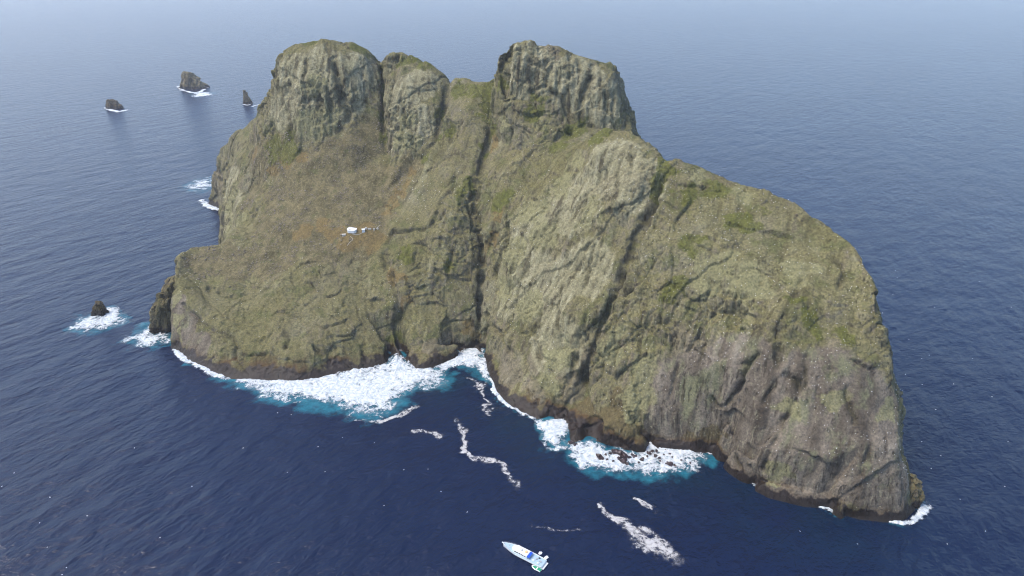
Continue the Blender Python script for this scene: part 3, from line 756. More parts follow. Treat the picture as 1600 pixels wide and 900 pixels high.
# foam: white water in patches (picture outlines on the water) and along lines
def pip(px, py, poly):
    inside = np.zeros(len(px), bool)
    x0, y0 = poly[-1]
    for x1, y1 in poly:
        c = ((y0 > py) != (y1 > py)) & (px < (x1 - x0) * (py - y0) / (y1 - y0 + 1e-12) + x0)
        inside ^= c; x0, y0 = x1, y1
    return inside
def seg_dist(px, py, pts, closed=False):
    best = np.full(len(px), 1e9, np.float32); tt = np.zeros(len(px), np.float32)
    L = len(pts) if closed else len(pts) - 1
    for k in range(L):
        (ax, ay), (bx, by) = pts[k], pts[(k + 1) % len(pts)]
        dx, dy = bx - ax, by - ay
        t = np.clip(((px - ax) * dx + (py - ay) * dy) / (dx * dx + dy * dy + 1e-9), 0, 1)
        d = np.hypot(px - ax - t * dx, py - ay - t * dy)
        m = d < best
        best = np.where(m, d, best); tt = np.where(m, k + t, tt)
    return best, tt / max(L, 1)
W2 = lambda pts: [PZ(u, v, 0)[:2] for u, v in pts]

# name, label, kind of shape, points, soft edge or half-widths, strength, colour (0 white, 1 cream)
FOAM = [
 ('surf_foam', 'large white breaker foam below the left headland cliff', 'poly', [(345, 580), (365, 588), (400, 585), (440, 586), (500, 582), (540, 572), (575, 566), (600, 562), (608, 552), (618, 535), (632, 555), (650, 570), (690, 566), (692, 590), (680, 604), (652, 606), (634, 616), (615, 634), (592, 648), (572, 651), (548, 640), (515, 632), (480, 629), (440, 623), (412, 614), (398, 602), (375, 600)], 17, 1.0, 0),
 ('surf_foam', 'white foam filling the small cove at the foot of the central gully', 'poly', [(676, 572), (700, 562), (712, 555), (722, 540), (735, 540), (748, 538), (760, 556), (766, 588), (758, 598), (748, 592), (741, 576), (722, 574), (700, 582), (682, 582)], 6, 0.9, 0),
 ('surf_foam', 'bright foam patch left of the brown rock toe', 'poly', [(838, 655), (860, 652), (886, 650), (892, 692), (886, 702), (862, 699), (846, 690), (850, 676), (842, 668)], 6, 0.95, 0),
 ('surf_foam', 'white surf washing over the dark boulders below the right wall', 'poly', [(880, 696), (905, 690), (920, 682), (950, 698), (975, 704), (1004, 702), (1016, 688), (1060, 694), (1112, 708), (1100, 722), (1085, 732), (1055, 740), (1020, 743), (980, 739), (940, 736), (912, 730), (890, 714)], 9, 0.9, 0),
 ('surf_foam', 'foam trailing from the small dark rock out on the left', 'poly', [(112, 512), (128, 498), (146, 488), (168, 480), (188, 488), (198, 503), (176, 512), (140, 519), (120, 520)], 9, 0.78, 0),
 ('surf_foam', 'foam swirling round the leaning stack by the left headland', 'poly', [(196, 530), (216, 519), (230, 505), (240, 520), (266, 512), (270, 536), (248, 540), (215, 540)], 9, 0.8, 0),
 ('surf_foam', 'foam off the far left spur', 'poly', [(288, 292), (310, 281), (330, 276), (336, 288), (318, 298), (296, 298)], 16, 0.72, 0),
 ('surf_foam', 'thin foam at the foot of the far left spur', 'line', [(312, 312), (322, 321), (334, 327), (348, 328)], (6, 6), 0.9, 0),
 ('surf_foam', 'thin line of wash along the foot of the left headland', 'line', [(266, 536), (280, 555), (308, 571), (335, 585), (352, 592)], (3.5, 5), 0.9, 0),
 ('surf_foam', 'thin line of wash at the foot of the dome', 'line', [(763, 588), (774, 612), (788, 631), (815, 647), (842, 658)], (2.6, 2.6), 0.85, 0),
 ('surf_foam', 'thin line of wash under the right wall corner', 'line', [(1108, 708), (1132, 711), (1149, 731), (1168, 747), (1182, 759), (1200, 768)], (2.6, 2.2), 0.72, 0),
 ('surf_foam', 'small white wash at the seam of the right wall', 'line', [(1262, 786), (1284, 789), (1300, 797), (1316, 805)], (3.6, 2.6), 0.95, 0),
 ('surf_foam', 'white wash at the right tip of the island', 'line', [(1390, 818), (1412, 819), (1430, 810), (1442, 797), (1446, 788)], (2.6, 4.5), 0.9, 0),
 ('surf_foam', 'foam ring round the largest far rock', 'line', [(276, 134), (284, 141), (300, 145), (312, 145), (326, 134)], (7, 6), 0.85, 0),
 ('surf_foam', 'foam patch in front of the largest far rock', 'poly', [(300, 147), (312, 143), (330, 145), (334, 149), (312, 153), (302, 152)], 14, 0.85, 0),
 ('surf_foam', 'foam at the foot of the low far rock', 'line', [(163, 168), (172, 172), (186, 175), (198, 172)], (6, 8), 0.95, 0),
 ('surf_foam', 'wash at the foot of the slim far rock pinnacle', 'line', [(379, 163), (386, 165), (393, 163)], (4, 3), 0.9, 0),
 ('surf_foam', 'white wash at the far side of the left massif', 'line', [(392, 167), (400, 165), (408, 163)], (5, 5), 0.9, 0),
 ('foam_streak', 'lacy foam streak curling below the large breaker', 'line', [(545, 656), (575, 660), (600, 658), (622, 650), (648, 640), (652, 632)], (1.5, 4.5), 0.62, 0),
 ('foam_streak', 'short foam streak right of the lacy curl', 'line', [(642, 674), (662, 674), (682, 680), (692, 682)], (2.0, 5.0), 0.62, 1),
 ('foam_streak', 'long winding foam streak in open dark water', 'line', [(712, 650), (722, 672), (727, 690), (722, 706), (744, 714), (768, 722), (782, 726), (794, 738), (808, 762)], (2.6, 3.2), 0.72, 1),
 ('foam_streak', 'thin foam thread leading down from the cove', 'line', [(726, 590), (742, 600), (754, 606), (756, 622), (770, 632)], (1.8, 1.8), 0.66, 1),
 ('foam_streak', 'cream coloured foam knot off the dome', 'poly', [(750, 636), (764, 631), (774, 632), (768, 643), (786, 645), (770, 652), (757, 650)], 5, 0.85, 1),
 ('foam_streak', 'small cream foam pad near the cove', 'poly', [(738, 601), (752, 600), (757, 605), (748, 608), (740, 606)], 3, 0.9, 1),
 ('foam_streak', 'broad cream foam plume in front of the right wall', 'line', [(932, 784), (946, 800), (966, 812), (984, 822), (994, 838), (1006, 852), (1022, 862)], (1.6, 9.0), 0.78, 1),
 ('foam_streak', 'fainter cream foam branch beside the broad plume', 'line', [(996, 820), (1016, 832), (1028, 846), (1038, 858), (1056, 874)], (3.0, 8.5), 0.60, 1),
 ('foam_streak', 'small cream foam sliver above the broad plume', 'line', [(988, 774), (1002, 784), (1014, 794), (1024, 799)], (1.4, 3.6), 0.64, 1),
 ('foam_streak', 'faint foam thread ahead of the boat', 'line', [(832, 822), (848, 824), (866, 828), (890, 830), (910, 829)], (2.4, 1.2), 0.42, 1),
]

def foam_field(f, x, y):
    kind, pts, par, stren = f[2], W2(f[3]), f[4], f[5]
    p = np.stack([x, y, np.zeros_like(x)], 1).astype(np.float32)
    s = 1.0 if kind == 'poly' else 0.5
    xw = x + s * (9.0 * noise(p, 24, 1.0) + 5.0 * noise(p, 9, 2.0) + 2.5 * noise(p, 4, 3.0)); yw = y + s * (9.0 * noise(p, 24, 11.0) + 5.0 * noise(p, 9, 12.0) + 2.5 * noise(p, 4, 13.0))
    if kind == 'poly':
        d, _ = seg_dist(xw, yw, pts, True)
        ins = pip(xw, yw, pts)
        sd = np.where(ins, d, -d)
        return stren * smooth(sd, -par * 1.0, par * 1.7)
    d, t = seg_dist(xw, yw, pts)
    w = par[0] + (par[1] - par[0]) * t
    return stren * (1 - smooth(d, 0.25 * w, 1.5 * w)) * smooth(t, -0.01, 0.06) * (1 - 0.6 * smooth(t, 0.9, 1.0))

def axis(lo, hi, st, grow, far):
    mid = list(np.arange(lo, hi + st, st))
    a, s, up_ = mid[-1], st, []
    while a < far[1]: s *= grow; a += s; up_.append(a)
    a, s, dn = mid[0], st, []
    while a > far[0]: s *= grow; a -= s; dn.append(a)
    return np.array(dn[::-1] + mid + up_)
ax_ = axis(-620, 420, 2.6, 1.07, (-26000, 26000))
ay_ = axis(330, 1000, 2.6, 1.06, (-4500, 26000))
SX, SY = np.meshgrid(ax_, ay_); sx, sy = SX.ravel(), SY.ravel()
near = np.exp(-np.maximum(0, sy - 700) / 1200) * np.exp(-np.maximum(0, np.abs(sx) - 600) / 900) * np.exp(-np.maximum(0, 300 - sy) / 300)
sz = swell(sx, sy) * near
aer = np.zeros(len(sx), np.float32)
for f in FOAM:
    if f[0] != 'surf_foam': continue
    pts = np.array(W2(f[3])); lo, hi = pts.min(0) - 40, pts.max(0) + 40
    idx = np.nonzero((sx > lo[0]) & (sx < hi[0]) & (sy > lo[1]) & (sy < hi[1]))[0]
    if not len(idx): continue
    x, y = sx[idx], sy[idx]
    p = np.stack([x, y, np.zeros_like(x)], 1).astype(np.float32)
    x = x + 14 * noise(p, 24, 5.0) + 6 * noise(p, 9, 6.0); y = y + 14 * noise(p, 24, 15.0) + 6 * noise(p, 9, 16.0)
    if f[2] == 'poly':
        d, _ = seg_dist(x, y, [tuple(q) for q in pts], True); d = np.where(pip(x, y, pts), 0, d); w = f[4] * 1.2 + 4
    else:
        d, _ = seg_dist(x, y, [tuple(q) for q in pts]); w = max(f[4]) * 1.0
    aer[idx] = np.maximum(aer[idx], f[5] * (1 - smooth(d, 0, w)))
# shallower, greener water in the lee of the island
cd, _ = seg_dist(sx, sy, [PZ(u, v, 0)[:2] for u, v in [(600, 580), (760, 590), (850, 660), (1000, 710), (1150, 750), (1300, 800)]])
teal = (1 - smooth(cd, 5, 95)) * 0.9
I = np.arange(len(sx)).reshape(SX.shape)
Fs_ = np.stack([I[:-1, :-1].ravel(), I[:-1, 1:].ravel(), I[1:, 1:].ravel(), I[1:, :-1].ravel()], 1)
sea_me = mesh_from('sea', np.stack([sx, sy, sz], 1), Fs_)
float_attr(sea_me, 'aerated', aer); float_attr(sea_me, 'teal', teal)
m, nt = new_mat('sea_water'); N = NT(nt)
geo = N.n('ShaderNodeNewGeometry'); P = geo.outputs['Position']
rot = N.mapv(P, rot=(0, 0, math.atan2(-0.78, 0.62)))       # x along the crests, y across them
big = N.noise(N.mapv(rot, (0.45, 1, 1)), 0.035, 3, 0.5, 0.3)
mid = N.noise(N.mapv(rot, (0.5, 1, 1), loc=(9, 4, 0)), 0.11, 4, 0.55, 0.4)
chop = N.noise(N.mapv(P, (0.8, 1, 1)), 0.33, 5, 0.6)
h = N.math('ADD', N.math('ADD', N.math('MULTIPLY', big, 7.5), N.math('MULTIPLY', mid, 4.2)), N.math('MULTIPLY', chop, 0.95))
gust = N.step(N.noise(N.mapv(rot, (0.5, 1, 1)), 0.0045, 4, 0.55), 0.36, 0.62)      # wind patches and calmer lanes
chop2 = N.noise(N.mapv(P, (1, 0.8, 1), rot=(0, 0, 0.9)), 0.19, 4, 0.6, 0.5)
h = N.math('ADD', h, N.math('MULTIPLY', N.math('ADD', N.math('MULTIPLY', chop2, 0.8), N.math('MULTIPLY', chop, 0.3)), gust))
bump = N.n('ShaderNodeBump'); bump.inputs['Strength'].default_value = 1.0; bump.inputs['Distance'].default_value = 0.64
N.l(h, bump.inputs['Height'])
deep = N.mix(N.noise(P, 0.006, 4, 0.6), (0.0008, 0.0048, 0.023), (0.0016, 0.0078, 0.032))
deep = N.mix(N.math('MULTIPLY', N.attr('teal'), N.step(N.noise(P, 0.02, 4, 0.6), 0.25, 0.7)), deep, (0.001, 0.012, 0.028))
aern = N.math('ADD', N.attr('aerated'), N.math('MULTIPLY', N.math('SUBTRACT', N.noise(P, 0.10, 5, 0.65), 0.5), 1.6))
wcol = N.mix(N.math('MULTIPLY', N.step(aern, 0.25, 1.3), 0.85), deep, (0.015, 0.14, 0.19))
bs = N.n('ShaderNodeBsdfPrincipled')
N.l(wcol, bs.inputs['Base Color']); bs.inputs['Roughness'].default_value = 0.2; bs.inputs['IOR'].default_value = 1.333
N.l(bump.outputs[0], bs.inputs['Normal'])
out = N.n('ShaderNodeOutputMaterial'); N.l(bs.outputs[0], out.inputs['Surface'])
sea_me.materials.append(m)
sea = link(bpy.data.objects.new('sea', sea_me)); tag(sea, kind='structure')
print('sea', len(sx), time.time() - T0)

def foam_material(name, col, smear=False):
    m, nt = new_mat(name); N = NT(nt)
    geo = N.n('ShaderNodeNewGeometry'); P = geo.outputs['Position']
    a = N.attr('foam')
    wn_ = N.n('ShaderNodeTexNoise'); wn_.inputs['Scale'].default_value = 0.12; wn_.inputs['Detail'].default_value = 5; N.l(P, wn_.inputs['Vector'])
    wv = N.n('ShaderNodeVectorMath', operation='MULTIPLY_ADD'); N.l(wn_.outputs['Color'], wv.inputs[0]); wv.inputs[1].default_value = (12, 12, 12); N.l(P, wv.inputs[2])
    big = N.noise(wv.outputs[0], 0.07, 6, 0.68)
    fine = N.noise(wv.outputs[0], 0.30, 5, 0.62)
    vor = N.n('ShaderNodeTexVoronoi', feature='DISTANCE_TO_EDGE'); vor.inputs['Scale'].default_value = 0.22; N.l(wv.outputs[0], vor.inputs['Vector'])
    lace = N.step(vor.outputs['Distance'], 0.22, 0.0)
    if smear:
        x = N.math('ADD', a, N.math('MULTIPLY', N.math('SUBTRACT', big, 0.5), 2.2))
        x = N.math('ADD', x, N.math('MULTIPLY', N.math('SUBTRACT', fine, 0.5), 2.0))
        alpha = N.math('MULTIPLY', N.math('MULTIPLY', N.step(x, 0.12, 1.0), N.step(a, 0.02, 0.5)), 0.85)
    else:
        x = N.math('ADD', N.math('MULTIPLY', a, 1.4), N.math('MULTIPLY', N.math('SUBTRACT', big, 0.5), 3.4))
        x = N.math('ADD', x, N.math('MULTIPLY', N.math('SUBTRACT', fine, 0.5), 1.1))
        x = N.math('ADD', x, N.math('MULTIPLY', N.math('SUBTRACT', lace, 0.55), 0.3))
        alpha = N.math('MULTIPLY', N.step(x, 0.22, 1.15), N.step(a, 0.03, 0.30))
    bs = N.n('ShaderNodeBsdfPrincipled')
    bs.inputs['Roughness'].default_value = 0.9; bs.inputs['Specular IOR Level'].default_value = 0.1
    N.l(N.mix(N.step(fine, 0.35, 0.6), (0.40, 0.47, 0.50) if not smear else tuple(0.72 * k for k in col), col), bs.inputs['Base Color'])
    bp = N.n('ShaderNodeBump'); bp.inputs['Distance'].default_value = 3.0; N.l(N.math('ADD', fine, big), bp.inputs['Height']); N.l(bp.outputs[0], bs.inputs['Normal'])
    N.l(alpha, bs.inputs['Alpha'])
    out = N.n('ShaderNodeOutputMaterial'); N.l(bs.outputs[0], out.inputs['Surface'])
    return m
FOAM_WHITE = foam_material('foam_white', (0.64, 0.66, 0.675))
FOAM_CREAM = foam_material('foam_cream', (0.60, 0.585, 0.575), True)
for f in FOAM:
    pts = np.array(W2(f[3])); pad = 20 if f[2] == 'poly' else 2.2 * max(f[4]) + 4
    lo, hi = pts.min(0) - pad, pts.max(0) + pad
    st = 1.0 if lo[1] < 1000 else 3.0
    X, Y = np.meshgrid(np.arange(lo[0], hi[0], st), np.arange(lo[1], hi[1], st)); x, y = X.ravel(), Y.ravel()
    d = foam_field(f, x, y)
    p = np.stack([x, y, np.zeros_like(x)], 1).astype(np.float32)
    nearw = np.exp(-np.maximum(0, y - 700) / 1200) * np.exp(-np.maximum(0, np.abs(x) - 600) / 900)
    z = swell(x, y) * nearw + 0.22 + np.clip(d, 0, 1) * (0.35 if f[0] == 'foam_streak' else 1.3) * (0.5 + np.abs(fbm(p, 7, 3)))
    if 'large white' in f[1]:                            # the breaker throws spray up against the cliff
        (bx, by) = PZ(624, 562, 0)[:2]
        z = z + d * (9 * np.exp(-(((x - bx) / 10) ** 2 + ((y - by) / 13) ** 2)) * (0.8 + 0.6 * fbm(p, 5, 3)))
        bd, _ = seg_dist(x, y, W2([(440, 592), (520, 584), (580, 574), (606, 566)]))
        z = z + d * 1.6 * np.exp(-(bd / 7) ** 2) * np.clip(0.6 + 1.4 * fbm(p, 6, 3), 0, 2)
    I = np.arange(len(x)).reshape(X.shape)
    Fm = np.stack([I[:-1, :-1].ravel(), I[:-1, 1:].ravel(), I[1:, 1:].ravel(), I[1:, :-1].ravel()], 1)
    ok = (d[Fm] > 0.02).any(1); Fm = Fm[ok]
    if not len(Fm): continue
    u_ = np.unique(Fm); mp = np.zeros(len(x), np.int32); mp[u_] = np.arange(len(u_))
    me = mesh_from(f[0], np.stack([x, y, z], 1)[u_], mp[Fm]); float_attr(me, 'foam', d[u_])
    me.materials.append(FOAM_CREAM if f[0] == 'foam_streak' else FOAM_WHITE)
    tag(link(bpy.data.objects.new(f[0], me)), f[1], 'foam', kind='stuff')
print('foam', time.time() - T0)

# ------------------------------------------------------------------ simple materials
def plain(name, col, rough=0.5, var=0.12, scale=0.8, spec=0.4):
    m, nt = new_mat(name); N = NT(nt)
    geo = N.n('ShaderNodeNewGeometry')
    f = N.noise(geo.outputs['Position'], scale, 5, 0.6)
    c = N.mix(f, tuple(k * (1 - var) for k in col), tuple(min(1, k * (1 + var)) for k in col))
    b = N.n('ShaderNodeBsdfPrincipled'); N.l(c, b.inputs['Base Color'])
    b.inputs['Roughness'].default_value = rough; b.inputs['Specular IOR Level'].default_value = spec
    o = N.n('ShaderNodeOutputMaterial'); N.l(b.outputs[0], o.inputs['Surface'])
    return m
WHITE = plain('white_paint', (0.62, 0.63, 0.62), 0.35, 0.06)
DECK = plain('pale_deck', (0.30, 0.40, 0.46), 0.6, 0.10)
DARK = plain('dark_glass', (0.02, 0.025, 0.03), 0.15, 0.1)
BLUE = plain('blue_canvas', (0.008, 0.07, 0.45), 0.7, 0.1)
GREEN = plain('green_floor', (0.01, 0.26, 0.12), 0.6, 0.15)
ORANGE_M = plain('orange_raft', (0.72, 0.42, 0.20), 0.6, 0.15)
GREY = plain('grey_metal', (0.30, 0.31, 0.32), 0.4, 0.1)
RUBBER = plain('white_rubber', (0.72, 0.70, 0.66), 0.6, 0.08)
CONC = plain('pale_concrete', (0.40, 0.37, 0.31), 0.9, 0.2)
STONE = plain('scree_stone', (0.18, 0.155, 0.125), 0.95, 0.5, 0.25, 0.2)
FEATHER = plain('white_feathers', (0.80, 0.79, 0.76), 0.8, 0.05)

def build(name, bm, mat, parent=None, smooth_shade=False, loc=None):
    me = bpy.data.meshes.new(name)
    bmesh.ops.recalc_face_normals(bm, faces=bm.faces)
    bm.to_mesh(me); bm.free()
    if smooth_shade:
        for p in me.polygons: p.use_smooth = True
    me.materials.append(mat)
    o = bpy.data.objects.new(name, me)
    if loc: o.location = loc
    return link(o, parent)

def box(bm, x0, x1, y0, y1, z0, z1, bev=0.0):
    r = bmesh.ops.create_cube(bm, size=1)
    for v in r['verts']:
        v.co = Vector(((x0 + x1) / 2 + v.co.x * (x1 - x0), (y0 + y1) / 2 + v.co.y * (y1 - y0), (z0 + z1) / 2 + v.co.z * (z1 - z0)))
    if bev:
        es = list({e for v in r['verts'] for e in v.link_edges})
        bmesh.ops.bevel(bm, geom=es, offset=bev, segments=2, affect='EDGES')

def prism(bm, outline, z0, z1):
    lo = [bm.verts.new((x, y, z0)) for x, y in outline]; hi = [bm.verts.new((x, y, z1)) for x, y in outline]
    bm.faces.new(lo[::-1]); bm.faces.new(hi)
    for i in range(len(lo)):
        j = (i + 1) % len(lo); bm.faces.new((lo[i], lo[j], hi[j], hi[i]))

def tube(bm, pts, r, seg=6):
    rings = []
    pts = [Vector(p) for p in pts]
    for i, p in enumerate(pts):
        t = (pts[min(i + 1, len(pts) - 1)] - pts[max(i - 1, 0)]).normalized()
        a = t.orthogonal().normalized(); b = t.cross(a)
        rr = r[i] if isinstance(r, (list, tuple)) else r
        rings.append([bm.verts.new(p + rr * (math.cos(k * 2 * math.pi / seg) * a + math.sin(k * 2 * math.pi / seg) * b)) for k in range(seg)])
    for A, B in zip(rings, rings[1:]):
        for k in range(seg): bm.faces.new((A[k], A[(k + 1) % seg], B[(k + 1) % seg], B[k]))
    bm.faces.new(rings[0][::-1]); bm.faces.new(rings[-1])

# ------------------------------------------------------------------ sea stacks: ringed bodies of rock, broken up like the island
def rock_mesh(name, rings, seed, amp, nseg=64, nring=44):
    """rings: (z, centre x, centre y, radius x, radius y)"""
    R = np.array(rings, np.float32)
    zz = np.linspace(R[0, 0], R[-1, 0], nring)
    C = [np.interp(zz, R[:, 0], R[:, k]) for k in range(1, 5)]
    th = np.linspace(0, 2 * math.pi, nseg, endpoint=False)
    # squarish plan
    k = 1 / (np.abs(np.cos(th)) ** 3 + np.abs(np.sin(th)) ** 3) ** (1 / 3)
    X = C[0][:, None] + C[2][:, None] * (np.cos(th) * k)[None]; Y = C[1][:, None] + C[3][:, None] * (np.sin(th) * k)[None]
    Z = np.repeat(zz[:, None], nseg, 1)
    Vv = np.stack([X.ravel(), Y.ravel(), Z.ravel()], 1).astype(np.float32)
    rad = np.stack([np.tile(np.cos(th), nring), np.tile(np.sin(th), nring), np.full(nseg * nring, 0.25)], 1)
    s = max(C[2].max(), C[3].max())
    q = Vv * np.array((1, 1, 0.45), np.float32)
    e, idv, tl = worley(q, 0.55 * s, seed)
    dd = amp * (0.9 * fbm(q, 0.9 * s, 3, 0.55, seed) + 1.0 * (idv - 0.5) + 1.3 * tl - 0.6 * (1 - smooth(e, 0, 0.12)) + 0.35 * ridged(q, 0.35 * s, 2, 0.5, seed) - 0.3)
    taper = np.minimum(1, np.repeat(np.maximum(C[2], C[3]), nseg) / (0.4 * s))
    Vv = Vv + rad * (dd * taper)[:, None]
    Vv[:, 2] += (0.35 * dd * (Vv[:, 2] > 0.4 * R[-1, 0]))
    I = np.arange(nseg * nring).reshape(nring, nseg); I2 = np.roll(I, -1, 1)
    Fq_ = np.stack([I[:-1].ravel(), I2[:-1].ravel(), I2[1:].ravel(), I[1:].ravel()], 1)
    topc = Vv[-nseg:].mean(0); topc[2] += 0.02 * R[-1, 0]
    Vv = np.vstack([Vv, topc[None]])
    cap = np.stack([I[-1], I2[-1], np.full(nseg, len(Vv) - 1), np.full(nseg, len(Vv) - 1)], 1)
    bm = bmesh.new()
    vv = [bm.verts.new(p) for p in Vv]
    for f in Fq_: bm.faces.new([vv[i] for i in f])
    for f in cap: bm.faces.new((vv[f[0]], vv[f[1]], vv[f[2]]))
    bmesh.ops.recalc_face_normals(bm, faces=bm.faces)
    me = bpy.data.meshes.new(name); bm.to_mesh(me); bm.free()
    me.materials.append(STACK_ROCK)
    return me

DARK_ROCK = rock_material('dark_stack_rock', (0.55, 0.46, 0.42), masks=False)
def stack(name, u, v, rings, seed, amp, label, group=None, dark=False, **kw):
    x, y, _ = PZ(u, v, 0)
    o = link(bpy.data.objects.new(name, rock_mesh(name, rings, seed, amp, **kw)))
    if dark: o.data.materials[0] = DARK_ROCK
    o.location = (x, y, 0)
    return tag(o, label, 'rock', group)

G = 'rocks standing in the sea left of the island'
stack('sea_stack', 300, 139, [(-6, 0, 18, 40, 28), (0, 0, 18, 39, 27), (12, -3, 18, 36, 25), (24, -8, 18, 29, 22), (36, -15, 18, 20, 18), (44, -19, 18, 13, 13), (48, -20, 18, 6, 8)], 3.0, 9, 'largest far rock, tall on the left and sloping right', G)
stack('sea_stack', 178, 170, [(-5, 0, 10, 26, 17), (0, 0, 10, 25, 15), (8, -2, 10, 21, 13), (15, -6, 10, 14, 10), (21, -8, 10, 7, 6), (24, -8, 10, 3, 3)], 7.0, 5, 'low dark far rock, farthest left of all', G, True)
stack('sea_stack', 386, 163, [(-5, 0, 6, 13, 9), (0, 0, 6, 12, 8), (12, -1, 6, 9.5, 7), (25, -3, 6, 6.5, 5), (36, -4.5, 6, 3.5, 3), (40, -5, 6, 1, 1)], 12.0, 3.0, 'slim far rock pinnacle close to the left massif', G)
stack('sea_stack', 153, 494, [(-4, 0, 5, 10, 8), (0, 0, 5, 9.3, 7.2), (6, 0.3, 5, 7.6, 6), (12, 0.6, 5, 5, 4), (16, 0.5, 5, 2.4, 2.2), (17.5, 0.5, 5, 0.8, 0.8)], 15.0, 2.2, 'small brown rock alone in swirling foam near the left headland', G, True)
stack('sea_stack', 249, 522, [(-5, -1, 8, 11, 9), (0, -1, 8, 10.5, 8.5), (12, 0, 9, 11, 9.5), (26, 3, 13, 10.5, 11), (40, 8, 20, 9, 12), (52, 13, 27, 7, 10), (60, 16, 32, 4, 6)], 19.0, 2.6, 'tall leaning slab stack standing against the left headland', G)
stack('sea_stack', 1430, 793, [(-5, 0, 7, 7, 9), (0, 0, 7, 6.5, 8.5), (8, -0.5, 7, 6, 8), (16, -1.5, 8, 5, 7), (22, -2.5, 9, 3.5, 4.5), (25, -3, 9, 1.5, 1.5)], 23.0, 1.6, 'narrow rock shoulder at the right tip of the island')

# boulders in the surf below the right wall
BL = [(938, 716, 5.2), (946, 712, 2.2), (953, 710, 2.4), (958, 722, 1.6), (962, 708, 6.0), (972, 712, 7.0), (974, 722, 5.0), (968, 718, 3.5), (983, 716, 2.0), (988, 712, 2.4), (992, 715, 2.8), (1003, 719, 3.0), (998, 724, 1.6),
      (1014, 709, 2.6), (1019, 706, 2.2), (1026, 706, 2.2), (1024, 714, 2.6), (1030, 717, 2.0), (1038, 698, 1.6), (1040, 705, 1.6), (1046, 711, 1.8), (1050, 716, 1.8), (1046, 727, 4.6), (1054, 729, 2.0), (1064, 721, 1.9), (1068, 713, 1.7), (1031, 722, 1.6),
      (1037, 712, 1.5), (1078, 725, 1.5), (893, 693, 4.5), (899, 696, 3.0), (1011, 714, 1.4), (1028, 701, 1.5), (948, 720, 2.0), (979, 726, 2.6)]
bms = [rock_mesh('boulder', [(-0.8, 0, 0, 1.05, 0.95), (0.1, 0, 0, 1.0, 0.9), (0.45, 0.05, 0, 0.8, 0.7), (0.75, 0.1, 0.05, 0.4, 0.35), (0.85, 0.1, 0.05, 0.1, 0.1)], 30 + 5 * k, 0.28, nseg=14, nring=8) for k in range(5)]
BOULDER = plain('wet_boulder', (0.035, 0.022, 0.022), 0.35, 0.4, 0.6)
for me in bms: me.materials.clear(); me.materials.append(BOULDER)
for i, (u, v, r) in enumerate(BL):
    x, y, _ = PZ(u, v, 0)
    o = link(bpy.data.objects.new('boulder', bms[i % 5])); o.location = (x, y, 0.5); o.rotation_euler = (0, 0, random.uniform(0, 6.28)); o.scale = (r * 0.78, r * 0.68, r * 0.6 + 0.9)
    if r >= 4.4:
        lab = {938: 'big reddish boulder at the left end of the surf below the wall', 962: 'dark boulder against the brown rock toe, left of the pointed pair', 972: 'largest dark boulder beside the brown rock toe', 974: 'dark pointed boulder jutting out into the surf in front of the toe',
               1046: 'large dark boulder alone at the outer edge of the surf', 893: 'dark boulder at the left corner of the brown rock toe'}[u]
        tag(o, lab, 'boulder', 'dark boulders in the surf')
    else:
        tag(o, 'small dark boulder awash close in front of the brown rock toe' if u < 1000 else 'small dark boulder in the middle of the surf right of the toe' if u < 1036 else 'small dark boulder in the right end of the surf under the wall', 'boulder', 'dark boulders in the surf')

# ------------------------------------------------------------------ the island's surface, for standing things on it
bpy.context.view_layer.update()
def ground(x, y):
    ok, loc, nrm, _ = island.ray_cast(Vector((x, y, 600)), Vector((0, 0, -1)))
    return loc.z if ok else 0.0
def seen(u, v):
    d = Vector(((u - 800) / FPX, CP + (450 - v) / FPX * SP, -SP + (450 - v) / FPX * CP)).normalized()
    ok, loc, nrm, _ = island.ray_cast(Vector((0, 0, CAM_H)), d)
    return loc

# loose stones over the scree bowl
def shards(name, mat, pts, sizes, flat=0.7):
    ico = np.array([(0, 0, 1), (0.9, 0, 0.2), (0.25, 0.85, 0.3), (-0.7, 0.5, 0.1), (-0.7, -0.55, 0.25), (0.3, -0.85, 0.1), (0, 0, -0.6)], np.float32)
    fc = np.array([(0, 1, 2), (0, 2, 3), (0, 3, 4), (0, 4, 5), (0, 5, 1), (6, 2, 1), (6, 3, 2), (6, 4, 3), (6, 5, 4), (6, 1, 5)], np.int32)
    n_ = len(pts)
    a = rng.uniform(0, 6.28, n_); c, s = np.cos(a), np.sin(a)
    base = ico[None] * rng.uniform(0.6, 1.35, (n_, 7, 3)).astype(np.float32)
    X = base[:, :, 0] * c[:, None] - base[:, :, 1] * s[:, None]; Y = base[:, :, 0] * s[:, None] + base[:, :, 1] * c[:, None]
    Vv = np.stack([X, Y, base[:, :, 2] * flat], 2) * sizes[:, None, None] + pts[:, None, :]
    Ff = fc[None] + (np.arange(n_) * 7)[:, None, None]
    me = mesh_from(name, Vv.reshape(-1, 3), Ff.reshape(-1, 3), False)
    me.materials.append(mat)
    return link(bpy.data.objects.new(name, me))
Vn = normals(V, Fq)
cand = np.nonzero((SOIL > 0.35) & (V[:, 1] < 960))[0]
clus = noise(V[cand], 22, 90.0)
pr = np.clip(0.25 + clus, 0.02, 1) * (1 - 0.8 * ORANGE[cand]); pr /= pr.sum()
ch = rng.choice(cand, 5200, p=pr)
sz_ = np.clip(rng.lognormal(-0.65, 0.5, len(ch)), 0.3, 1.8).astype(np.float32)
tag(shards('scree', STONE, V[ch] + 0.15 * Vn[ch], sz_), 'loose grey stones scattered over the brown scree bowl', 'scree', kind='stuff')
cand = np.nonzero((Vn[:, 2] > 0.30) & (V[:, 2] > 25) & (V[:, 1] < 900) & (SOIL < 0.6))[0]
pr = np.clip(0.15 + noise(V[cand], 40, 95.0) + 0.5 * (V[cand, 0] > 120), 0.02, 1.2); pr /= pr.sum()
ch = rng.choice(cand, 3400, p=pr)
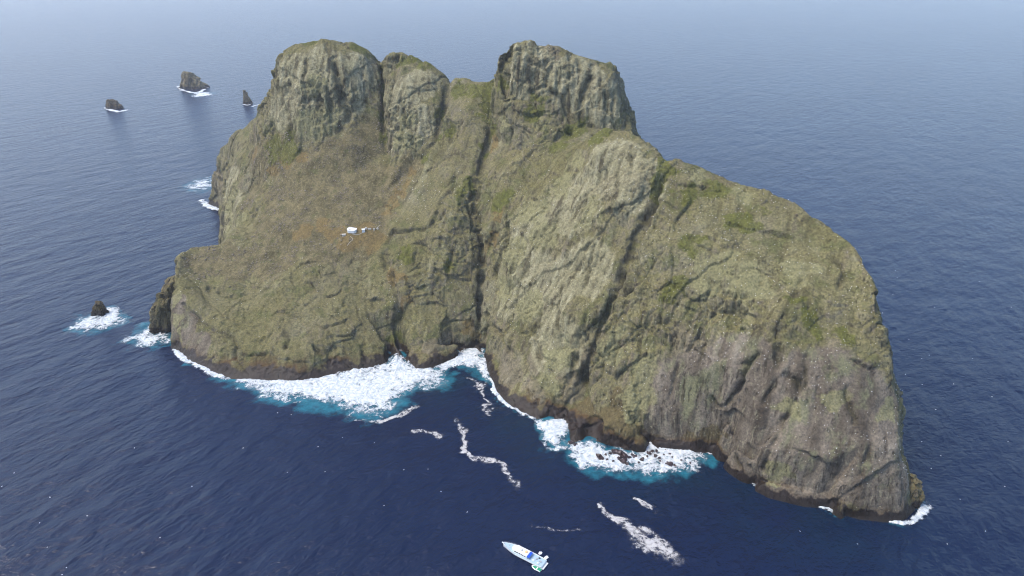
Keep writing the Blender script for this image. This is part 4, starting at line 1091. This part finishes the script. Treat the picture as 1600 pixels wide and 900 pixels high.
tag(shards('seabird_colony', FEATHER, V[ch] + 0.3 * Vn[ch], rng.uniform(0.18, 0.4, len(ch)).astype(np.float32), 1.0), 'countless white seabirds dotted over the rock ledges', 'seabirds', kind='stuff')

# ------------------------------------------------------------------ the huts on the terrace
c0 = seen(550, 362)
hz = max(ground(c0.x + dx, c0.y + dy) for dx in (-7, 0, 7) for dy in (-4, 0, 4)) - 0.4
hut = empty('station_building', (c0.x, c0.y, hz - 0.6), math.radians(-6)); hut.scale = (0.62, 0.62, 0.62)
tag(hut, 'long white flat roofed station building on the brown terrace', 'building')
outl = [(-9.2, -0.6), (-7.2, -3.6), (5.0, -4.2), (9.2, -1.2), (9.2, 2.6), (-5.2, 4.2), (-8.2, 2.6)]
def lean_prism(bm, outline, z0, z1, k):                  # top (and bottom where asked) follow the slope of the roof
    lo = [bm.verts.new((x, y, z0 if k[0] == 0 else z0 + k[0] * y)) for x, y in outline]; hi = [bm.verts.new((x, y, z1 + k[1] * y)) for x, y in outline]
    bm.faces.new(lo[::-1]); bm.faces.new(hi)
    for i in range(len(lo)):
        j = (i + 1) % len(lo); bm.faces.new((lo[i], lo[j], hi[j], hi[i]))
SL = 0.46
bm = bmesh.new(); lean_prism(bm, [(x * 0.93, y * 0.9) for x, y in outl], -4.0, 2.9, (0, SL)); build('wall', bm, WHITE, hut)
bm = bmesh.new(); lean_prism(bm, outl, 2.95, 3.25, (SL, SL)); rf = build('roof', bm, WHITE, hut)
for x0, x1, y0, y1 in ((-6.2, -1.6, 1.4, 2.6), (-5.4, -1.2, -2.4, -1.4)):
    bm = bmesh.new(); lean_prism(bm, [(x0, y0), (x1, y0 + 0.3), (x1 - 0.3, y1), (x0 + 0.5, y1)], 3.2, 3.36, (SL, SL)); build('skylight', bm, DARK, rf)
bm = bmesh.new(); box(bm, 8.5, 8.66, -0.8, 0.4, 0.2, 2.2); build('door', bm, GREY, hut)

def small_hut(u, v, w, d, h, label, mat=WHITE, cat='hut', name='storage_hut', rz=0.2, door=True):
    c = seen(u, v); z = ground(c.x, c.y) - 0.3
    t = empty(name, (c.x, c.y, z), rz); tag(t, label, cat)
    bm = bmesh.new(); box(bm, -w / 2, w / 2, -d / 2, d / 2, -1.5, h); build('wall', bm, mat, t)
    bm = bmesh.new()
    y0, y1, x1 = -d / 2 - 0.25, d / 2 + 0.25, w / 2 + 0.25
    a = [bm.verts.new(p) for p in ((-x1, y0, h), (x1, y0, h), (x1, y1, h), (-x1, y1, h), (-x1, 0, h + 0.8), (x1, 0, h + 0.8))]
    for f in ((0, 1, 5, 4), (2, 3, 4, 5), (0, 4, 3), (1, 2, 5), (3, 2, 1, 0)): bm.faces.new([a[k] for k in f])
    build('roof', bm, mat, t)
    if door:
        bm = bmesh.new(); box(bm, w / 2 - 0.02, w / 2 + 0.08, -0.6, 0.6, 0.2, 2.0); build('door', bm, DARK, t)
    return t
small_hut(568, 361, 3.4, 3.0, 2.6, 'small white hut with dark door right of the station building')
small_hut(537.5, 368, 4.2, 2.4, 1.9, 'low pale store just below the left end of the station building', CONC)
for u, v, w, h, lab in ((572, 357.5, 2.4, 2.0, 'pale tank block nearest the small white hut'), (577.5, 358, 4.0, 1.5, 'long pale tank block between its two smaller neighbours'), (584.5, 359, 2.0, 2.2, 'pale tank block second from the right end of the row'), (590, 357.5, 2.2, 1.3, 'rightmost pale tank block on the terrace')):
    c = seen(u, v); z = ground(c.x, c.y)
    t = empty('water_tank', (c.x, c.y, z - 0.3), random.uniform(-0.3, 0.3)); tag(t, lab, 'tank', 'pale tank blocks right of the station')
    bm = bmesh.new(); box(bm, -w / 2, w / 2, -1.0, 1.0, -1.2, h, 0.12); build('body', bm, CONC, t)
    bm = bmesh.new(); bmesh.ops.create_cone(bm, cap_ends=True, segments=12, radius1=0.4, radius2=0.36, depth=0.2, matrix=Matrix.Translation((0, 0, h + 0.09))); build('lid', bm, GREY, t)
def path(pts, w, name, label):
    P3 = [seen(u, v) for u, v in pts]
    line = []
    for a, b in zip(P3, P3[1:]):
        n_ = max(2, int((b - a).length / 1.2))
        line += [a.lerp(b, k / n_) for k in range(n_)]
    line.append(P3[-1])
    t = empty(name, line[0]); t['kind'] = 'structure'
    m_share = None
    for i, p in enumerate(line):
        q = line[min(i + 1, len(line) - 1)]; o_ = line[max(i - 1, 0)]
        d = (q - o_); rz = math.atan2(d.y, d.x)
        if m_share is None:
            bm = bmesh.new(); box(bm, -0.52, 0.52, -w / 2, w / 2, -0.5, 0.16, 0.05); s_ = build('slab', bm, CONC, t); m_share = s_.data
        else:
            s_ = link(bpy.data.objects.new('slab', m_share), t)
        s_.location = Vector((p.x, p.y, ground(p.x, p.y))) - line[0]; s_.rotation_euler = (0, random.uniform(-0.1, 0.1), rz)
path([(551, 365.5), (556, 366.5), (561, 366), (565, 364)], 0.9, 'footpath', None)
path([(548, 369.5), (551, 372), (550.5, 375), (546, 379), (543, 383)], 0.9, 'footpath', None)
path([(588, 357), (591, 354), (594, 351.5)], 0.8, 'footpath', None)

# ------------------------------------------------------------------ the boat
b0, b1 = Vector(PZ(786, 850, 1.5)[:2]), Vector(PZ(850, 882, 1.5)[:2])
ctr = (b0 + b1) / 2; hd = math.atan2((b0 - b1).y, (b0 - b1).x); LB = (b0 - b1).length / 2
boat = empty('motor_yacht', (ctr.x, ctr.y, 0), hd)
tag(boat, 'white motor yacht with long cabin and blue awning on dark water', 'boat')
prof = [(-1.0, 4.0), (-0.9, 4.25), (-0.5, 4.6), (0.0, 4.65), (0.3, 4.4), (0.55, 3.6), (0.75, 2.4), (0.9, 1.15), (0.97, 0.55)]
sheer = lambda t: 1.9 + 1.0 * max(0, t) ** 1.6 + 0.05
bm = bmesh.new(); rings = []
for t, hb in prof:
    x = t * LB; zt = sheer(t) + 0.45
    flare = 0.72 if t < 0.5 else 0.72 - 0.5 * (t - 0.5)
    rings.append([bm.verts.new(p) for p in ((x, 0, -1.2), (x, hb * flare * 0.8, -0.9), (x, hb * flare, 0.2), (x, hb * 0.95, zt - 0.7), (x, hb, zt), (x, hb - 0.28, zt), (x, hb - 0.30 if hb > 0.6 else 0.2, zt - 0.5),
              (x, -hb + 0.30 if hb > 0.6 else -0.2, zt - 0.5), (x, -hb + 0.28, zt), (x, -hb, zt), (x, -hb * 0.95, zt - 0.7), (x, -hb * flare, 0.2), (x, -hb * flare * 0.8, -0.9))])
for A, B in zip(rings, rings[1:]):
    for k in range(13):
        if k == 6: continue
        bm.faces.new((A[k], A[(k + 1) % 13], B[(k + 1) % 13], B[k]))
bm.faces.new(rings[0]); bm.faces.new(rings[-1][::-1])
hull = build('hull', bm, WHITE, boat)
bm = bmesh.new(); xx = [t for t, _ in prof]
dl = [[bm.verts.new((t * LB, s * max(hb - 0.29, 0.18), sheer(t) + 0.0)) for s in (-1, 1)] for t, hb in prof]
for A, B in zip(dl, dl[1:]): bm.faces.new((A[0], A[1], B[1], B[0]))
build('deck', bm, DECK, boat)
def cabin_out(x0, x1, w, nose): return [(x0, -w), (x1 - nose, -w), (x1, -w * 0.45), (x1, w * 0.45), (x1 - nose, w), (x0, w)]
bm = bmesh.new(); prism(bm, cabin_out(-0.26 * LB, 0.50 * LB, 2.75, 2.4), 1.85, 4.3); cab = build('cabin', bm, WHITE, boat)
for s in (-1, 1):
    for x in (-0.16, -0.04, 0.08, 0.20, 0.30):
        bm = bmesh.new(); box(bm, x * LB - 0.75, x * LB + 0.75, s * 2.76 - 0.03, s * 2.76 + 0.03, 3.0, 3.8); build('window', bm, DARK, cab)
bm = bmesh.new(); prism(bm, cabin_out(-0.27 * LB, 0.47 * LB, 3.0, 2.6), 4.3, 4.5)
prism(bm, cabin_out(-0.26 * LB, 0.30 * LB, 2.3, 0.8), 4.5, 4.75); roof = build('roof', bm, WHITE, boat)
bm = bmesh.new(); box(bm, 0.02 * LB, 0.07 * LB, -0.6, 0.9, 4.75, 5.25, 0.1); build('hatch', bm, GREY, roof)
bm = bmesh.new(); bmesh.ops.create_cone(bm, cap_ends=True, segments=20, radius1=1.25, radius2=1.0, depth=0.7, matrix=Matrix.Translation((-0.14 * LB, -0.3, 5.08)))
bmesh.ops.bevel(bm, geom=bm.edges[:], offset=0.12, segments=2, affect='EDGES'); build('life_raft', bm, ORANGE_M, roof)
bm = bmesh.new(); tube(bm, [(0.10 * LB, 0, 4.7), (0.10 * LB, 0, 8.2)], [0.12, 0.05]); tube(bm, [(0.10 * LB, -1.1, 7.0), (0.10 * LB, 1.1, 7.0)], 0.06); build('mast', bm, GREY, boat)
bm = bmesh.new()
g = [[bm.verts.new((-0.265 * LB - k * 0.115 * LB / 4, y, 4.42 - 0.10 * k - 0.03 * y * y * 0.5)) for y in np.linspace(-3.0, 3.0, 9)] for k in range(5)]
for A, B in zip(g, g[1:]):
    for k in range(8): bm.faces.new((A[k], A[k + 1], B[k + 1], B[k]))
aw = build('awning', bm, BLUE, boat); sm_ = aw.modifiers.new('s', 'SOLIDIFY'); sm_.thickness = 0.06
for s in (-1, 1):
    bm = bmesh.new(); tube(bm, [(-0.37 * LB, s * 2.8, 1.9), (-0.37 * LB, s * 2.8, 4.0)], 0.06); build('awning_post', bm, GREY, boat)
bm = bmesh.new()
rp = [(t * LB, hb - 0.12, sheer(t) + 1.35) for t, hb in prof if t > 0.25]
for s in (-1, 1):
    tube(bm, [(x, s * y, z) for x, y, z in rp], 0.045, 5)
    for x, y, z in rp: tube(bm, [(x, s * y, z - 0.95), (x, s * y, z)], 0.035, 4)
build('bow_rail', bm, GREY, boat)
bm = bmesh.new(); box(bm, 0.96 * LB, 1.05 * LB, -0.45, 0.45, 2.9, 3.15, 0.08); build('bow_pulpit', bm, WHITE, boat)
bm = bmesh.new(); tube(bm, [(-0.98 * LB, -3.8, 2.9), (-0.98 * LB, 3.8, 2.9)], 0.06)
for y in np.linspace(-3.8, 3.8, 6): tube(bm, [(-0.98 * LB, y, 2.0), (-0.98 * LB, y, 2.9)], 0.05, 4)
build('stern_rail', bm, GREY, boat)
for x, y, w, d_, h_, mt in ((-0.55, 1.6, 1.6, 0.9, 0.8, WHITE), (-0.62, -1.0, 1.1, 1.6, 0.7, GREY), (-0.78, 2.2, 1.3, 1.0, 0.9, WHITE), (-0.82, -0.4, 1.8, 1.2, 0.6, GREY), (-0.70, -2.6, 1.4, 0.8, 0.8, DARK)):
    bm = bmesh.new(); box(bm, x * LB - w / 2, x * LB + w / 2, y - d_ / 2, y + d_ / 2, 1.9, 1.95 + h_, 0.08); build('deck_locker', bm, mt, boat)
bm = bmesh.new(); box(bm, -1.09 * LB, -1.0 * LB, -3.6, 3.6, 0.35, 0.6, 0.05); build('swim_platform', bm, WHITE, boat)
for x, y in ((0.62, 0.9), (0.7, -0.7)):
    bm = bmesh.new(); bmesh.ops.create_cone(bm, cap_ends=True, segments=10, radius1=0.35, radius2=0.28, depth=0.5, matrix=Matrix.Translation((x * LB, y, sheer(x) + 0.25))); build('winch', bm, GREY, boat)

def dinghy(u, v, L_, Wd, rz, label, floor_mat):
    x, y, _ = PZ(u, v, 0.4)
    t = empty('dinghy', (x, y, 0), rz); tag(t, label, 'dinghy')
    pts = [(-L_ / 2, -Wd / 2, 0.35), (0.1 * L_, -Wd / 2, 0.38), (0.32 * L_, -Wd * 0.36, 0.5), (0.47 * L_, -Wd * 0.12, 0.65), (0.5 * L_, 0, 0.68), (0.47 * L_, Wd * 0.12, 0.65), (0.32 * L_, Wd * 0.36, 0.5), (0.1 * L_, Wd / 2, 0.38), (-L_ / 2, Wd / 2, 0.35)]
    bm = bmesh.new(); tube(bm, pts, 0.13 * Wd, 8); build('hull_tube', bm, RUBBER, t, True)
    bm = bmesh.new(); prism(bm, [(p[0] * 0.97, p[1] * 0.95) for p in pts], 0.05, 0.3); build('floor', bm, floor_mat, t)
    bm = bmesh.new(); box(bm, -0.1 * L_, 0.0, -Wd * 0.42, Wd * 0.42, 0.3, 0.55, 0.04); build('thwart', bm, RUBBER, t)
    bm = bmesh.new(); box(bm, -L_ / 2 - 0.35, -L_ / 2 + 0.15, -0.28, 0.28, 0.1, 1.0, 0.1); build('outboard_motor', bm, GREY if floor_mat is GREEN else WHITE, t)
dinghy(838.5, 887.5, 7.6, 3.2, hd, 'white dinghy with green floor alongside the yacht stern', GREEN)
dinghy(853, 871.5, 3.6, 2.0, hd + 1.3, 'small white dinghy off the stern corner of the yacht', RUBBER)
dinghy(844, 864.5, 3.0, 2.0, hd + 1.7, 'small white dinghy close along the far side of the yacht', RUBBER)

# ------------------------------------------------------------------ seabirds over the water
bm = bmesh.new()
tube(bm, [(-0.55, 0, 0), (-0.2, 0, 0.02), (0.25, 0, 0.03), (0.5, 0, 0.02)], [0.03, 0.13, 0.14, 0.03], 6)
for s in (-1, 1):
    v = [bm.verts.new(p) for p in ((0.2, s * 0.08, 0.08), (-0.12, s * 0.08, 0.08), (-0.12, s * 0.5, 0.22), (0.16, s * 0.5, 0.24), (-0.28, s * 1.05, 0.12))]
    bm.faces.new((v[0], v[1], v[2], v[3])); bm.faces.new((v[3], v[2], v[4]))
v = [bm.verts.new(p) for p in ((-0.5, 0.03, 0), (-0.5, -0.03, 0), (-0.8, -0.14, 0), (-0.8, 0.14, 0))]; bm.faces.new(v)
bird_o = build('seabird', bm, FEATHER); bird_me = bird_o.data; bpy.data.objects.remove(bird_o)
left_b = [(22, 739), (78, 777), (136, 806), (62, 817), (74, 855), (104, 887), (97, 898), (3, 760), (434, 645), (455, 648), (497, 698), (535, 684), (585, 692), (449, 738), (508, 737), (631, 734), (669, 733), (689, 768), (730, 800), (600, 790), (380, 700), (300, 760), (210, 700), (250, 840)]
right_b = [(1402, 434), (1399, 423), (1379, 489), (1440, 560), (1452, 555), (1441, 601), (1415, 585), (1440, 690), (1455, 732), (1470, 712), (1462, 640), (1490, 600), (1520, 560), (1550, 620), (1575, 690), (1500, 780), (1540, 830), (1480, 850), (1420, 530), (1395, 460), (1580, 480), (1530, 440), (1460, 480), (1570, 760), (1340, 850), (1250, 830)]
for lst, lab, grp in ((left_b, 'tiny white seabird over the dark water in front of the left headland', 'seabirds over the water on the left'), (right_b, 'tiny white seabird over the blue water beyond the right cliff', 'seabirds over the water on the right')):
    for u, v in lst:
        o = link(bpy.data.objects.new('seabird', bird_me)); o.scale = (0.72, 0.72, 0.72); o.location = PZ(u, v, random.uniform(4, 22)); o.rotation_euler = (random.uniform(-0.3, 0.3), random.uniform(-0.2, 0.2), random.uniform(0, 6.28))
        tag(o, lab, 'seabird', grp)

# ------------------------------------------------------------------ haze
bm = bmesh.new(); box(bm, -31500, 31500, -6500, 31500, -14, CAM_H + 8)
m, nt = new_mat('haze_air'); pv = nt.nodes.new('ShaderNodeVolumePrincipled')
pv.inputs['Color'].default_value = (0.95, 0.965, 1.0, 1); pv.inputs['Density'].default_value = 4.8e-5; pv.inputs['Anisotropy'].default_value = 0.25
mo = nt.nodes.new('ShaderNodeOutputMaterial'); nt.links.new(pv.outputs[0], mo.inputs['Volume'])
hz_o = build('haze', bm, m); hz_o['kind'] = 'stuff'
print('done', time.time() - T0)
